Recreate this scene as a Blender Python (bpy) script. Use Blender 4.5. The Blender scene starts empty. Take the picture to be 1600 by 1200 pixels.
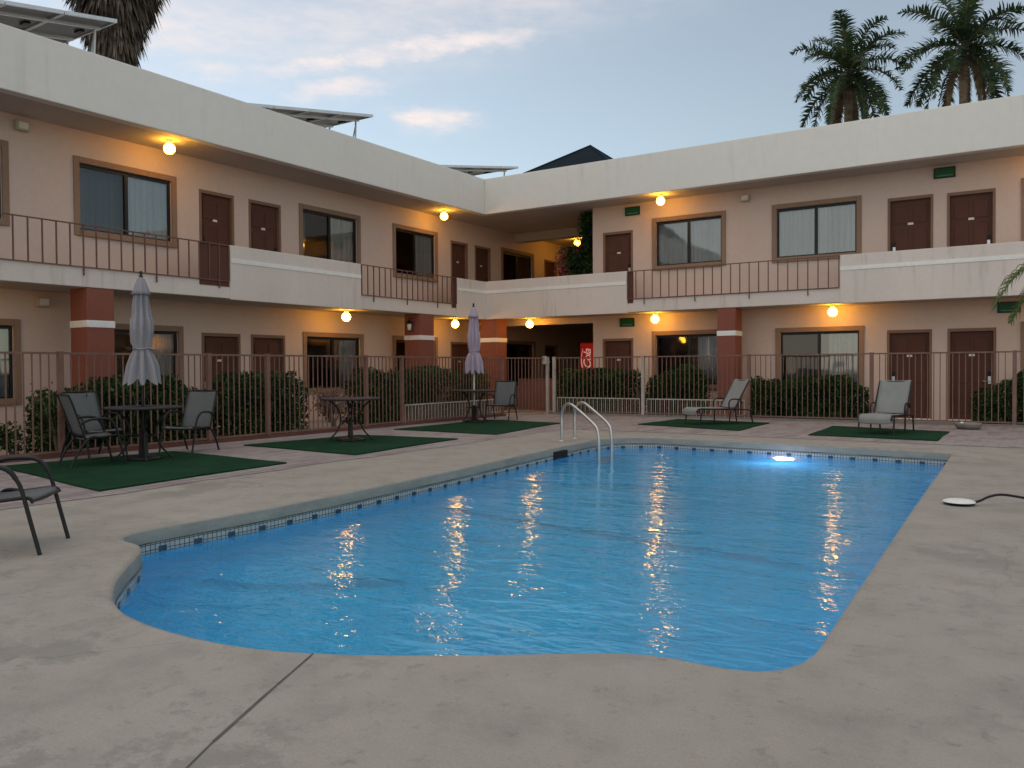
import bpy, bmesh, math, random
from mathutils import Vector, Matrix, geometry
S = 0.88                       # drawing unit -> metres
R = math.radians
rnd = random.Random(7)
sc = bpy.context.scene
COL = sc.collection

# ------------------------------------------------------------------ materials
def newmat(name):
    m = bpy.data.materials.new(name); m.use_nodes = True
    nt = m.node_tree; nt.nodes.clear()
    o = nt.nodes.new('ShaderNodeOutputMaterial'); b = nt.nodes.new('ShaderNodeBsdfPrincipled')
    nt.links.new(b.outputs[0], o.inputs[0])
    return m, nt, b, o
def N(nt, t, **k):
    n = nt.nodes.new(t)
    for a, v in k.items():
        if hasattr(n, a): setattr(n, a, v)
        else: n.inputs[a].default_value = v
    return n
def L(nt, a, b): nt.links.new(a, b)
def noise(nt, co, scale, detail=4, rough=.6, sc3=None):
    if sc3:
        mp = N(nt, 'ShaderNodeMapping'); mp.inputs['Scale'].default_value = sc3; L(nt, co, mp.inputs[0]); co = mp.outputs[0]
    n = N(nt, 'ShaderNodeTexNoise'); n.inputs['Scale'].default_value = scale; n.inputs['Detail'].default_value = detail
    n.inputs['Roughness'].default_value = rough; L(nt, co, n.inputs['Vector']); return n
def ramp(nt, fac, stops):
    r = N(nt, 'ShaderNodeValToRGB'); L(nt, fac, r.inputs[0]); e = r.color_ramp.elements
    while len(e) < len(stops): e.new(.5)
    for q, (p, c) in zip(e, stops):
        q.position = p; q.color = (c[0], c[1], c[2], 1) if not isinstance(c, (int, float)) else (c, c, c, 1)
    return r
def mix(nt, fac, a, b, mode='MIX'):
    m = N(nt, 'ShaderNodeMix', data_type='RGBA', blend_type=mode)
    for s, v in ((m.inputs[0], fac), (m.inputs[6], a), (m.inputs[7], b)):
        if hasattr(v, 'type') and hasattr(v, 'links'): L(nt, v, s)
        elif isinstance(v, (int, float)): s.default_value = v
        else: s.default_value = (v[0], v[1], v[2], 1)
    return m.outputs[2]
def vary(name, c, amt=.12, scale=1.2, rough=.85, bump=.0, bscale=60, spec=.3, metal=0, sc3=None, fine=.05, streak=0):
    """colour that drifts a little from place to place, with surface grain"""
    m, nt, b, o = newmat(name)
    co = N(nt, 'ShaderNodeTexCoord').outputs['Object']
    n1 = noise(nt, co, scale, 5, .62, sc3); n2 = noise(nt, co, scale*14, 3, .6)
    lo = [x*(1-amt) for x in c]; hi = [min(1, x*(1+amt)) for x in c]
    r1 = ramp(nt, n1.outputs[0], [(.3, lo), (.7, hi)])
    r2 = ramp(nt, n2.outputs[0], [(.3, 1-fine), (.7, 1+fine)])
    L(nt, mix(nt, 1, r1.outputs[0], r2.outputs[0], 'MULTIPLY'), b.inputs['Base Color'])
    if streak:   # rain marks and scuffs running down the paint
        q = noise(nt, co, 1, 5, .65, (5, 5, .5)); qa = noise(nt, co, .5, 2, .5); k1 = ramp(nt, q.outputs[0], [(.52, 1), (.72, 1-streak)]); k2 = ramp(nt, qa.outputs[0], [(.45, 0), (.6, 1)])
        c0_ = b.inputs['Base Color'].links[0].from_socket; L(nt, mix(nt, k2.outputs[0], c0_, mix(nt, 1, c0_, k1.outputs[0], 'MULTIPLY')), b.inputs['Base Color'])
    b.inputs['Roughness'].default_value = rough; b.inputs['Specular IOR Level'].default_value = spec; b.inputs['Metallic'].default_value = metal
    if bump:
        bm = N(nt, 'ShaderNodeBump'); bm.inputs['Strength'].default_value = bump; bm.inputs['Distance'].default_value = .01
        nb = noise(nt, co, bscale, 4, .6); L(nt, nb.outputs[0], bm.inputs['Height']); L(nt, bm.outputs[0], b.inputs['Normal'])
    return m
M = {}
M['wall'] = vary('plaster_wall', (.68, .53, .455), .03, .7, .9, .12, 45, fine=.025)
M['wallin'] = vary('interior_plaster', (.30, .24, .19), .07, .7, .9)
M['parapet'] = vary('plaster_parapet', (.73, .65, .595), .05, .9, .9, .12, 45, sc3=(1, 1, .35), fine=.025, streak=.22)
M['fascia'] = vary('roof_fascia', (.79, .765, .715), .03, .35, .85, .1, 40, sc3=(1, 1, .3), fine=.02, streak=.10)
M['stripe'] = vary('white_stripe', (.85, .84, .80), .05, 1, .7)
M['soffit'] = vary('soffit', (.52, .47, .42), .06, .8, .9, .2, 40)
M['floor'] = vary('gallery_floor', (.30, .22, .18), .1, 1, .8)
M['column'] = vary('column_red', (.25, .085, .058), .08, 1, .75, .2, 40)
M['trim'] = vary('window_trim', (.30, .195, .135), .08, 1, .8, .15, 50)
M['doorm'] = vary('door_brown', (.115, .052, .038), .08, 2, .7, .12, 60, spec=.15)
M['dframe'] = vary('door_frame', (.25, .15, .105), .08, 2, .75)
M['dark'] = vary('dark_sash', (.018, .018, .02), .1, 3, .45)
M['rail'] = vary('railing_brown', (.17, .085, .065), .18, 4, .6)
M['fence'] = vary('fence_pink', (.21, .118, .092), .22, 3, .6, spec=.4)
M['fencew'] = vary('fence_white', (.46, .42, .375), .15, 3, .6)
M['kerb'] = vary('kerb_red', (.14, .06, .05), .2, 2, .8)
M['chrome'] = vary('steel', (.56, .55, .54), .08, 5, .34, metal=1)
M['alu'] = vary('aluminium', (.62, .64, .65), .08, 3, .45, metal=.6)
M['plate'] = vary('number_plate', (.75, .72, .66), .05, 9, .5)
M['black'] = vary('black_plastic', (.012, .012, .013), .1, 6, .5)
M['tube'] = vary('chair_tube', (.014, .014, .016), .2, 8, .45, spec=.35)
M['sling'] = vary('sling_fabric', (.135, .145, .15), .08, 3, .85, .4, 260)
M['slingl'] = vary('lounger_fabric', (.25, .26, .25), .08, 3, .85, .4, 260)
M['slingd'] = vary('sling_fabric_dark', (.15, .16, .165), .08, 3, .85, .4, 260)
M['table'] = vary('table_top', (.035, .036, .042), .15, 3, .6, spec=.25)
M['umb'] = vary('umbrella_cloth', (.29, .285, .315), .12, 3, .9, .25, 160)
M['umb2'] = vary('umbrella_cloth_lilac', (.40, .34, .43), .12, 3, .9, .25, 160)
M['polew'] = vary('white_pole', (.62, .60, .58), .08, 4, .5)
M['white'] = vary('white_plastic', (.74, .74, .70), .08, 12, .45)
M['boxc'] = vary('cream_box', (.50, .44, .33), .05, 4, .6)
M['conc'] = vary('grey_stone', (.22, .20, .185), .15, 5, .9, .4, 60)
M['bark'] = vary('palm_bark', (.20, .165, .13), .25, 2, .95, .6, 30)
M['roofd'] = vary('dark_roof', (.012, .022, .03), .15, .8, .9, spec=.1)
M['terr'] = vary('low_wall', (.22, .10, .085), .1, 2, .85)
M['paneld'] = vary('panel_back', (.10, .115, .125), .1, 2, .45, spec=.5)
M['cabinet'] = vary('red_cabinet', (.50, .012, .012), .06, 3, .35, spec=.5)
for n_, c_e, s_e in (('cabinet', (.50, .012, .008, 1), .10),):
    b_ = [x for x in M[n_].node_tree.nodes if x.type == 'BSDF_PRINCIPLED'][0]; b_.inputs['Emission Color'].default_value = c_e; b_.inputs['Emission Strength'].default_value = s_e
M['letter'] = vary('white_lettering', (.80, .72, .68), .03, 3, .5)
b_ = [x for x in M['letter'].node_tree.nodes if x.type == 'BSDF_PRINCIPLED'][0]; b_.inputs['Emission Color'].default_value = (.9, .6, .5, 1); b_.inputs['Emission Strength'].default_value = .16
M['signd'] = vary('sign_green', (.008, .085, .03), .1, 8, .45)
M['signf'] = vary('sign_edge', (.006, .02, .012), .1, 8, .5)
M['signl'] = vary('sign_line', (.10, .32, .15), .1, 8, .5)

def foliage(name, cols, rough=.6, trans=.25):
    m, nt, b, o = newmat(name)
    co = N(nt, 'ShaderNodeTexCoord').outputs['Object']
    g = N(nt, 'ShaderNodeNewGeometry')
    n1 = noise(nt, co, 2.2, 3, .6)
    a = N(nt, 'ShaderNodeMath', operation='MULTIPLY_ADD'); L(nt, g.outputs['Random Per Island'], a.inputs[0]); a.inputs[1].default_value = .42
    n1s = N(nt, 'ShaderNodeMath', operation='MULTIPLY'); L(nt, n1.outputs[0], n1s.inputs[0]); n1s.inputs[1].default_value = 1.9; L(nt, n1s.outputs[0], a.inputs[2])
    s = N(nt, 'ShaderNodeMath', operation='SUBTRACT'); L(nt, a.outputs[0], s.inputs[0]); s.inputs[1].default_value = .66
    k = len(cols); r = ramp(nt, s.outputs[0], [(.15 + .7*i/(k-1), c) for i, c in enumerate(cols)])
    L(nt, r.outputs[0], b.inputs['Base Color']); b.inputs['Roughness'].default_value = rough; b.inputs['Specular IOR Level'].default_value = .35
    tr = N(nt, 'ShaderNodeBsdfTranslucent'); L(nt, r.outputs[0], tr.inputs[0])
    mx = N(nt, 'ShaderNodeMixShader'); mx.inputs[0].default_value = trans
    L(nt, b.outputs[0], mx.inputs[1]); L(nt, tr.outputs[0], mx.inputs[2]); L(nt, mx.outputs[0], o.inputs[0])
    return m
M['hedge'] = foliage('hedge_leaf', [(.008, .022, .008), (.022, .062, .014), (.062, .118, .024)])
M['shrubp'] = foliage('pale_leaf', [(.10, .06, .05), (.22, .14, .11), (.36, .26, .20)])
M['flower'] = foliage('flower_leaf', [(.20, .03, .05), (.38, .07, .10), (.40, .16, .14)])
M['frond'] = foliage('palm_leaf', [(.014, .036, .020), (.030, .068, .026), (.07, .105, .025)])
M['frondn'] = foliage('near_palm_leaf', [(.05, .09, .02), (.09, .14, .03), (.16, .17, .05)])
M['dead'] = foliage('dead_frond', [(.035, .028, .022), (.10, .08, .06), (.22, .19, .15)], .9, .05)
M['deadr'] = foliage('dry_leaf', [(.08, .055, .03), (.15, .11, .07), (.20, .15, .10)], .9, .05)

def mat_turf():
    m, nt, b, o = newmat('artificial_turf')
    co = N(nt, 'ShaderNodeTexCoord').outputs['Object']
    n1 = noise(nt, co, 1.6, 5); n2 = noise(nt, co, 170, 2, .5)
    r1 = ramp(nt, n1.outputs[0], [(.3, (.008, .038, .018)), (.7, (.014, .060, .028))])
    r2 = ramp(nt, n2.outputs[0], [(.3, .5), (.7, 1.5)])
    L(nt, mix(nt, 1, r1.outputs[0], r2.outputs[0], 'MULTIPLY'), b.inputs['Base Color'])
    b.inputs['Roughness'].default_value = .95; b.inputs['Specular IOR Level'].default_value = .1
    bp = N(nt, 'ShaderNodeBump'); bp.inputs['Strength'].default_value = .8; bp.inputs['Distance'].default_value = .01
    L(nt, n2.outputs[0], bp.inputs['Height']); L(nt, bp.outputs[0], b.inputs['Normal'])
    return m
M['turf'] = mat_turf()

def mat_deck():
    m, nt, b, o = newmat('broomed_concrete')
    co = N(nt, 'ShaderNodeTexCoord').outputs['Object']
    big = noise(nt, co, .35, 5, .6); med = noise(nt, co, 2.3, 6, .68); spk = noise(nt, co, 9, 5, .7); fine = noise(nt, co, 90, 3, .6)
    base = ramp(nt, big.outputs[0], [(.3, (.315, .288, .248)), (.7, (.360, .333, .290))])
    s1 = ramp(nt, med.outputs[0], [(.34, .84), (.50, .98), (.62, 1.03)])
    s2 = ramp(nt, spk.outputs[0], [(.30, .68), (.42, 1.0), (.68, 1.0), (.78, 1.16)])
    s3 = ramp(nt, fine.outputs[0], [(.3, .90), (.7, 1.08)])
    c = mix(nt, 1, base.outputs[0], s1.outputs[0], 'MULTIPLY'); c = mix(nt, .8, c, s2.outputs[0], 'MULTIPLY'); c = mix(nt, 1, c, s3.outputs[0], 'MULTIPLY')
    # damp greenish-grey blotches with crisp edges
    bl = noise(nt, co, 1.1, 8, .75); bw = noise(nt, co, .28, 2, .5)
    mk = ramp(nt, bl.outputs[0], [(.53, 0), (.57, 1)]); mk2 = ramp(nt, bw.outputs[0], [(.48, 0), (.60, 1)])
    mm = mix(nt, 1, mk.outputs[0], mk2.outputs[0], 'MULTIPLY')
    k = N(nt, 'ShaderNodeMath', operation='MULTIPLY'); L(nt, mm, k.inputs[0]); k.inputs[1].default_value = .5
    c = mix(nt, k.outputs[0], c, (.20, .19, .165))
    b6 = noise(nt, co, 5.5, 6, .7); m6 = ramp(nt, b6.outputs[0], [(.54, 0), (.60, 1)]); b7 = noise(nt, co, .45, 3, .5, (1, 1.6, 1)); m7 = ramp(nt, b7.outputs[0], [(.44, 0), (.58, 1)])
    k6 = N(nt, 'ShaderNodeMath', operation='MULTIPLY'); L(nt, mix(nt, 1, m6.outputs[0], m7.outputs[0], 'MULTIPLY'), k6.inputs[0]); k6.inputs[1].default_value = .36
    c = mix(nt, k6.outputs[0], c, (.215, .205, .18))
    # hairline cracks
    vo = N(nt, 'ShaderNodeTexVoronoi', feature='DISTANCE_TO_EDGE'); vo.inputs['Scale'].default_value = .33; wv = noise(nt, co, 2.5, 4); L(nt, mix(nt, .35, co, wv.outputs['Color'], 'ADD'), vo.inputs['Vector'])
    kc = ramp(nt, vo.outputs['Distance'], [(.0, 1), (.0035, 0)]); k8 = N(nt, 'ShaderNodeMath', operation='MULTIPLY'); L(nt, mix(nt, 1, kc.outputs[0], mk2.outputs[0], 'MULTIPLY'), k8.inputs[0]); k8.inputs[1].default_value = .35
    c = mix(nt, k8.outputs[0], c, (.12, .11, .10))
    L(nt, c, b.inputs['Base Color'])
    b.inputs['Roughness'].default_value = .82; b.inputs['Specular IOR Level'].default_value = .25
    bp = N(nt, 'ShaderNodeBump'); bp.inputs['Strength'].default_value = .45; bp.inputs['Distance'].default_value = .006
    h = mix(nt, .5, fine.outputs[0], spk.outputs[0]); L(nt, h, bp.inputs['Height']); L(nt, bp.outputs[0], b.inputs['Normal'])
    return m
M['deck'] = mat_deck()

def mat_paving():
    m, nt, b, o = newmat('stamped_paving')
    co = N(nt, 'ShaderNodeTexCoord').outputs['Object']
    br = N(nt, 'ShaderNodeTexBrick'); mp = N(nt, 'ShaderNodeMapping'); mp.inputs['Rotation'].default_value = (0, 0, .02)
    wob = noise(nt, co, 1.4, 3); w2 = mix(nt, .12, co, wob.outputs['Color'], 'ADD'); L(nt, w2, mp.inputs[0]); L(nt, mp.outputs[0], br.inputs['Vector'])
    br.inputs['Scale'].default_value = 1.25; br.inputs['Mortar Size'].default_value = .016; br.inputs['Mortar Smooth'].default_value = .6
    br.inputs['Color1'].default_value = (.33, .30, .275, 1); br.inputs['Color2'].default_value = (.29, .255, .245, 1); br.inputs['Mortar'].default_value = (.22, .185, .18, 1)
    n = noise(nt, co, 1.7, 6, .7, (1.8, .55, 1)); r = ramp(nt, n.outputs[0], [(.50, 0), (.56, 1)])
    k = N(nt, 'ShaderNodeMath', operation='MULTIPLY'); L(nt, r.outputs[0], k.inputs[0]); k.inputs[1].default_value = .6
    c = mix(nt, k.outputs[0], br.outputs[0], (.20, .15, .165))
    f = noise(nt, co, 60, 3); rf = ramp(nt, f.outputs[0], [(.3, .92), (.7, 1.07)]); c = mix(nt, 1, c, rf.outputs[0], 'MULTIPLY')
    L(nt, c, b.inputs['Base Color']); b.inputs['Roughness'].default_value = .78; b.inputs['Specular IOR Level'].default_value = .3
    bp = N(nt, 'ShaderNodeBump'); bp.inputs['Strength'].default_value = .4; bp.inputs['Distance'].default_value = .006
    L(nt, f.outputs[0], bp.inputs['Height']); L(nt, bp.outputs[0], b.inputs['Normal'])
    return m
M['paving'] = mat_paving()
M['coping'] = vary('coping_plaster', (.31, .305, .265), .18, 2.2, .8, .3, 60, sc3=(1, 1, 3))
M['grime'] = vary('grime_line', (.13, .135, .115), .75, 3, .8)
M['basin'] = vary('pool_paint', (.055, .57, .98), .08, .6, .6)
M['basinl'] = vary('pool_line', (.045, .42, .74), .1, 1, .6)
M['navy'] = vary('navy_tile', (.03, .055, .10), .2, 9, .25, spec=.6)
def mat_tile():
    m, nt, b, o = newmat('waterline_tile')
    uv = N(nt, 'ShaderNodeUVMap').outputs[0]
    br = N(nt, 'ShaderNodeTexBrick'); br.offset = 0; br.inputs['Scale'].default_value = 1
    br.inputs['Brick Width'].default_value = .045; br.inputs['Row Height'].default_value = .045; br.inputs['Mortar Size'].default_value = .0035
    br.inputs['Color1'].default_value = (.46, .47, .45, 1); br.inputs['Color2'].default_value = (.36, .39, .38, 1); br.inputs['Mortar'].default_value = (.05, .055, .05, 1)
    L(nt, uv, br.inputs['Vector']); L(nt, br.outputs[0], b.inputs['Base Color']); b.inputs['Roughness'].default_value = .25
    return m
M['tile'] = mat_tile()
def mat_water():
    m, nt, b, o = newmat('pool_water')
    nt.nodes.remove(b)
    co = N(nt, 'ShaderNodeTexCoord').outputs['Object']
    gl = N(nt, 'ShaderNodeBsdfGlass'); gl.inputs['IOR'].default_value = 1.33; gl.inputs['Roughness'].default_value = 0.0
    gl.inputs['Color'].default_value = (.93, .985, 1, 1)
    mp = N(nt, 'ShaderNodeMapping'); mp.inputs['Rotation'].default_value = (0, 0, R(-33)); mp.inputs['Scale'].default_value = (.55, 1.15, 1); L(nt, co, mp.inputs[0])
    w1 = noise(nt, mp.outputs[0], 1.1, 2, .5); w2 = noise(nt, mp.outputs[0], 4.2, 3, .55); w3 = noise(nt, mp.outputs[0], 15, 2, .5)
    for n in (w1, w2): n.inputs['Distortion'].default_value = .6
    a = N(nt, 'ShaderNodeMath', operation='MULTIPLY_ADD'); L(nt, w1.outputs[0], a.inputs[0]); a.inputs[1].default_value = 1.6; L(nt, w2.outputs[0], a.inputs[2])
    a2 = N(nt, 'ShaderNodeMath', operation='MULTIPLY_ADD'); L(nt, w3.outputs[0], a2.inputs[0]); a2.inputs[1].default_value = .22; L(nt, a.outputs[0], a2.inputs[2])
    bp = N(nt, 'ShaderNodeBump'); bp.inputs['Strength'].default_value = 1; bp.inputs['Distance'].default_value = .0165
    L(nt, a2.outputs[0], bp.inputs['Height']); L(nt, bp.outputs[0], gl.inputs['Normal']); L(nt, gl.outputs[0], o.inputs[0])
    return m
M['water'] = mat_water()
def mat_glass(name, tint, ior=1.75):
    m, nt, b, o = newmat(name); nt.nodes.remove(b)
    t = N(nt, 'ShaderNodeBsdfTransparent'); t.inputs[0].default_value = (*tint, 1)
    g = N(nt, 'ShaderNodeBsdfGlossy'); g.inputs['Roughness'].default_value = .03
    fr = N(nt, 'ShaderNodeFresnel'); fr.inputs[0].default_value = ior
    co = N(nt, 'ShaderNodeTexCoord').outputs['Object']; n = noise(nt, co, .9, 2)
    bp = N(nt, 'ShaderNodeBump'); bp.inputs['Strength'].default_value = .25; bp.inputs['Distance'].default_value = .02; L(nt, n.outputs[0], bp.inputs['Height'])
    L(nt, bp.outputs[0], g.inputs['Normal'])
    x = N(nt, 'ShaderNodeMixShader'); L(nt, fr.outputs[0], x.inputs[0]); L(nt, t.outputs[0], x.inputs[1]); L(nt, g.outputs[0], x.inputs[2]); L(nt, x.outputs[0], o.inputs[0])
    return m
M['glass'] = mat_glass('window_glass', (.94, .96, .97), 2.4); M['screen'] = mat_glass('screened_glass', (.34, .36, .39))
M['curtain'] = vary('curtain_sheer', (.84, .84, .82), .14, 1.5, .95, sc3=(3, 3, .2))
def emit(name, c, s):
    m, nt, b, o = newmat(name); nt.nodes.remove(b)
    e = N(nt, 'ShaderNodeEmission'); e.inputs[0].default_value = (*c, 1); e.inputs[1].default_value = s; L(nt, e.outputs[0], o.inputs[0]); return m
LAMP = 1.0
M['globe'] = emit('globe_glow', (1.0, .46, .04), 16*LAMP)
M['roomlamp'] = emit('room_lamp_glow', (1.0, .6, .2), 5*LAMP)
M['poollamp'] = emit('pool_lamp_glow', (.80, .70, 1.0), 22*LAMP)

# ------------------------------------------------------------------ mesh builder
class MB:
    def __init__(s): s.v = []; s.f = []; s.smooth = []; s.uv = None
    def add(s, vs, fs, smooth=False):
        b = len(s.v); s.v += [tuple(q) for q in vs]; s.f += [tuple(b+i for i in f) for f in fs]; s.smooth += [smooth]*len(fs); return s
    def box(s, x0, x1, y0, y1, z0, z1):
        return s.add([(x0,y0,z0),(x1,y0,z0),(x1,y1,z0),(x0,y1,z0),(x0,y0,z1),(x1,y0,z1),(x1,y1,z1),(x0,y1,z1)],
                     [(0,3,2,1),(4,5,6,7),(0,1,5,4),(1,2,6,5),(2,3,7,6),(3,0,4,7)])
    def bev(s, x0, x1, y0, y1, z0, z1, b=.02):
        """box with chamfered edges"""
        bm = bmesh.new(); r = bmesh.ops.create_cube(bm, size=1)
        for v in bm.verts: v.co = Vector(((x0+x1)/2 + v.co.x*(x1-x0), (y0+y1)/2 + v.co.y*(y1-y0), (z0+z1)/2 + v.co.z*(z1-z0)))
        bmesh.ops.bevel(bm, geom=bm.edges[:], offset=b, segments=2, profile=.6, affect='EDGES')
        bm.verts.index_update(); s.add([v.co[:] for v in bm.verts], [[v.index for v in f.verts] for f in bm.faces]); bm.free(); return s
    def tube(s, pts, r, n=8, cap=True, closed=False):
        P = [Vector(p) for p in pts]; k = len(P); rr = r if isinstance(r, (list, tuple)) else [r]*k; vs = []; fs = []; ref = None
        for i, p in enumerate(P):
            t = (P[(i+1) % k] - P[i-1]) if closed else (P[min(i+1, k-1)] - P[max(i-1, 0)])
            t.normalize()
            if ref is None: ref = Vector((0,0,1)) if abs(t.z) < .9 else Vector((1,0,0))
            a = ref - t*ref.dot(t)
            if a.length < 1e-4: a = Vector((0,1,0)) - t*t.y
            a.normalize(); ref = a; c = t.cross(a)
            for j in range(n):
                q = 2*math.pi*j/n; vs.append(p + (a*math.cos(q) + c*math.sin(q))*rr[i])
        m = k if closed else k-1
        for i in range(m):
            for j in range(n):
                a0 = i*n; b0 = ((i+1) % k)*n; fs.append((a0+j, a0+(j+1) % n, b0+(j+1) % n, b0+j))
        s.add(vs, fs, True)
        if cap and not closed: s.add(vs[:n], [tuple(range(n))]); s.add(vs[-n:], [tuple(range(n))])
        return s
    def lathe(s, prof, n=24, cx=0, cy=0, fold=None):
        vs = []; fs = []
        for (r, z) in prof:
            for j in range(n):
                q = 2*math.pi*j/n; k = fold(j, r, z) if fold else 1
                vs.append((cx + r*k*math.cos(q), cy + r*k*math.sin(q), z))
        for i in range(len(prof)-1):
            for j in range(n): fs.append((i*n+j, i*n+(j+1) % n, (i+1)*n+(j+1) % n, (i+1)*n+j))
        return s.add(vs, fs, True)
    def build(s, name, mat, parent=None, recalc=True, loc=None, rot=0):
        me = bpy.data.meshes.new(name); me.from_pydata([(a*S, b*S, c*S) for a, b, c in s.v], [], s.f); me.polygons.foreach_set('use_smooth', s.smooth)
        if s.uv:
            ul = me.uv_layers.new(name='UVMap')
            for lp in me.loops: ul.data[lp.index].uv = s.uv[lp.vertex_index]
        if recalc:
            bm = bmesh.new(); bm.from_mesh(me); bmesh.ops.recalc_face_normals(bm, faces=bm.faces[:]); bm.to_mesh(me); bm.free()
        me.materials.append(M[mat]); o = bpy.data.objects.new(name, me); COL.objects.link(o)
        if parent: o.parent = parent
        if loc: o.location = Vector(loc)*S
        if rot: o.rotation_euler.z = rot
        return o
def tag(o, label=None, cat=None, group=None, kind=None):
    for k, v in (('label', label), ('category', cat), ('group', group), ('kind', kind)):
        if v: o[k] = v
    return o
def thing(name, label, cat, loc=(0,0,0), rz=0, group=None):
    o = bpy.data.objects.new(name, None); COL.objects.link(o); o.empty_display_size = .2
    o.location = Vector(loc)*S; o.rotation_euler = (0, 0, rz); return tag(o, label, cat, group)
def copy_tree(o, parent=None):
    c = o.copy(); COL.objects.link(c); c.parent = parent
    for ch in list(o.children): copy_tree(ch, c)
    return c
def place(o, loc, rz=0, label=None, mats=None):
    o.location = Vector(loc)*S; o.rotation_euler = (0, 0, rz)
    if label: o['label'] = label
    return o

# ------------------------------------------------------------------ camera (world: X along the far wing, Y along the left wing)
F, YAW, PITCH, ROLL = 1302.33, R(33.166), R(-1.1247), R(-.3783)
cy, sy = math.cos(YAW), math.sin(YAW)
fw = Vector((-sy*math.cos(PITCH), cy*math.cos(PITCH), math.sin(PITCH))); rt = Vector((cy, sy, 0)); up = rt.cross(fw)
c_, s_ = math.cos(ROLL), math.sin(ROLL); rt, up = rt*c_ + up*s_, up*c_ - rt*s_
cam = bpy.data.cameras.new('camera'); co_ = bpy.data.objects.new('camera', cam); COL.objects.link(co_)
mw = Matrix.Identity(4)
for i in range(3): mw[i][0] = rt[i]; mw[i][1] = up[i]; mw[i][2] = -fw[i]
mw[2][3] = 1.45*S; co_.matrix_world = mw
cam.sensor_width = 36; cam.lens = 36*F/1600; cam.clip_end = 3000; cam.clip_start = .05
sc.camera = co_

# ------------------------------------------------------------------ reference dimensions
XE, YE, XW, YW = -16.086, 23.0, -17.538, 24.156
HT, HB, HS, HF, HP = 7.773, 6.593, 3.105, 3.47, 4.335
YEND, XEND, Y0, X9 = 35.0, 8.0, 0.0, -12.62
ZW = -.22

# ------------------------------------------------------------------ pool outline (deck edge)
OUT = [(-6.36,4.11),(-6.72,4.12),(-6.90,4.2),(-6.95,4.4),(-6.95,4.8),(-6.92,5.9),(-6.98,7.2),(-7.17,9.3),(-7.42,11.5),(-7.62,13.3),(-7.72,14.7),(-7.68,15.25),(-7.5,15.62),(-7.2,15.85),(-6.84,15.95),
       (-4.5,15.80),(-2.6,15.62),(-1.44,15.49),(-1.33,12.5),(-1.22,9.26),(-1.14,7.3),(-1.08,5.71),(-1.03,4.55),(-1.02,4.3),(-1.04,4.13),(-1.09,4.01),(-1.17,3.93),(-1.29,3.89),(-1.45,3.9),(-1.61,3.92),(-1.74,3.91),(-1.9,3.82),
       (-2.05,3.71),(-2.3,3.53),(-2.58,3.34),(-2.87,3.16),(-3.16,3.0),(-3.53,2.87),(-3.91,2.82),(-4.22,2.82),(-4.51,2.85),(-4.8,2.92),(-5.11,3.07),(-5.46,3.31),(-5.85,3.66),(-6.15,3.95)]
def densify(P, d=.12):
    o = []
    for i, a in enumerate(P):
        b = P[(i+1) % len(P)]; l = math.hypot(b[0]-a[0], b[1]-a[1]); n = max(1, int(l/d))
        for k in range(n): o.append((a[0]+(b[0]-a[0])*k/n, a[1]+(b[1]-a[1])*k/n))
    return o
PO = densify(OUT)
def smooth(P, it=3):
    for _ in range(it):
        n = len(P); P = [((P[i-1][0]+2*P[i][0]+P[(i+1) % n][0])/4, (P[i-1][1]+2*P[i][1]+P[(i+1) % n][1])/4) for i in range(n)]
    return P
PO = smooth(PO, 2)
def area(P): return sum(P[i-1][0]*P[i][1]-P[i][0]*P[i-1][1] for i in range(len(P)))/2
if area(PO) < 0: PO.reverse()
NP = len(PO)
NRM = []
for i in range(NP):
    a, b = Vector(PO[i-1]), Vector(PO[(i+1) % NP]); t = (b-a).normalized(); NRM.append((t.y, -t.x))   # outward (ccw)
def off(d): return [(PO[i][0]+NRM[i][0]*d, PO[i][1]+NRM[i][1]*d) for i in range(NP)]
def loft(rings):
    """rings = [(offset, z)] -> strip mesh"""
    m = MB(); vs = []
    for d, z in rings: vs += [(x, y, z) for x, y in off(d)]
    fs = [(k*NP+i, k*NP+(i+1) % NP, (k+1)*NP+(i+1) % NP, (k+1)*NP+i) for k in range(len(rings)-1) for i in range(NP)]
    return m.add(vs, fs, True)

# ground sheet with a hole for the pool
G = 330
hole = off(.07)
def holed(outer, hole, z):
    loops = [[Vector((x, y, 0)) for x, y in outer], [Vector((x, y, 0)) for x, y in hole]]
    pts = loops[0] + loops[1]; tr = geometry.tessellate_polygon(loops)
    return MB().add([(p.x, p.y, z) for p in pts], tr)
g = holed([(-11,-3),(6,-3),(6,20),(-11,20)], hole, 0)
g.add([(-G,-G,0),(G,-G,0),(G,-3,0),(-G,-3,0)], [(0,1,2,3)]).add([(-G,20,0),(G,20,0),(G,G,0),(-G,G,0)], [(0,1,2,3)])
g.add([(-G,-3,0),(-11,-3,0),(-11,20,0),(-G,20,0)], [(0,1,2,3)]).add([(6,-3,0),(G,-3,0),(G,20,0),(6,20,0)], [(0,1,2,3)])
for i, f in enumerate(g.f):
    a, b, c = [Vector(g.v[k]) for k in f[:3]]
    if (b-a).cross(c-a).z < 0: g.f[i] = tuple(reversed(f))
tag(g.build('pool_deck', 'deck', recalc=False), kind='structure')
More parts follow.
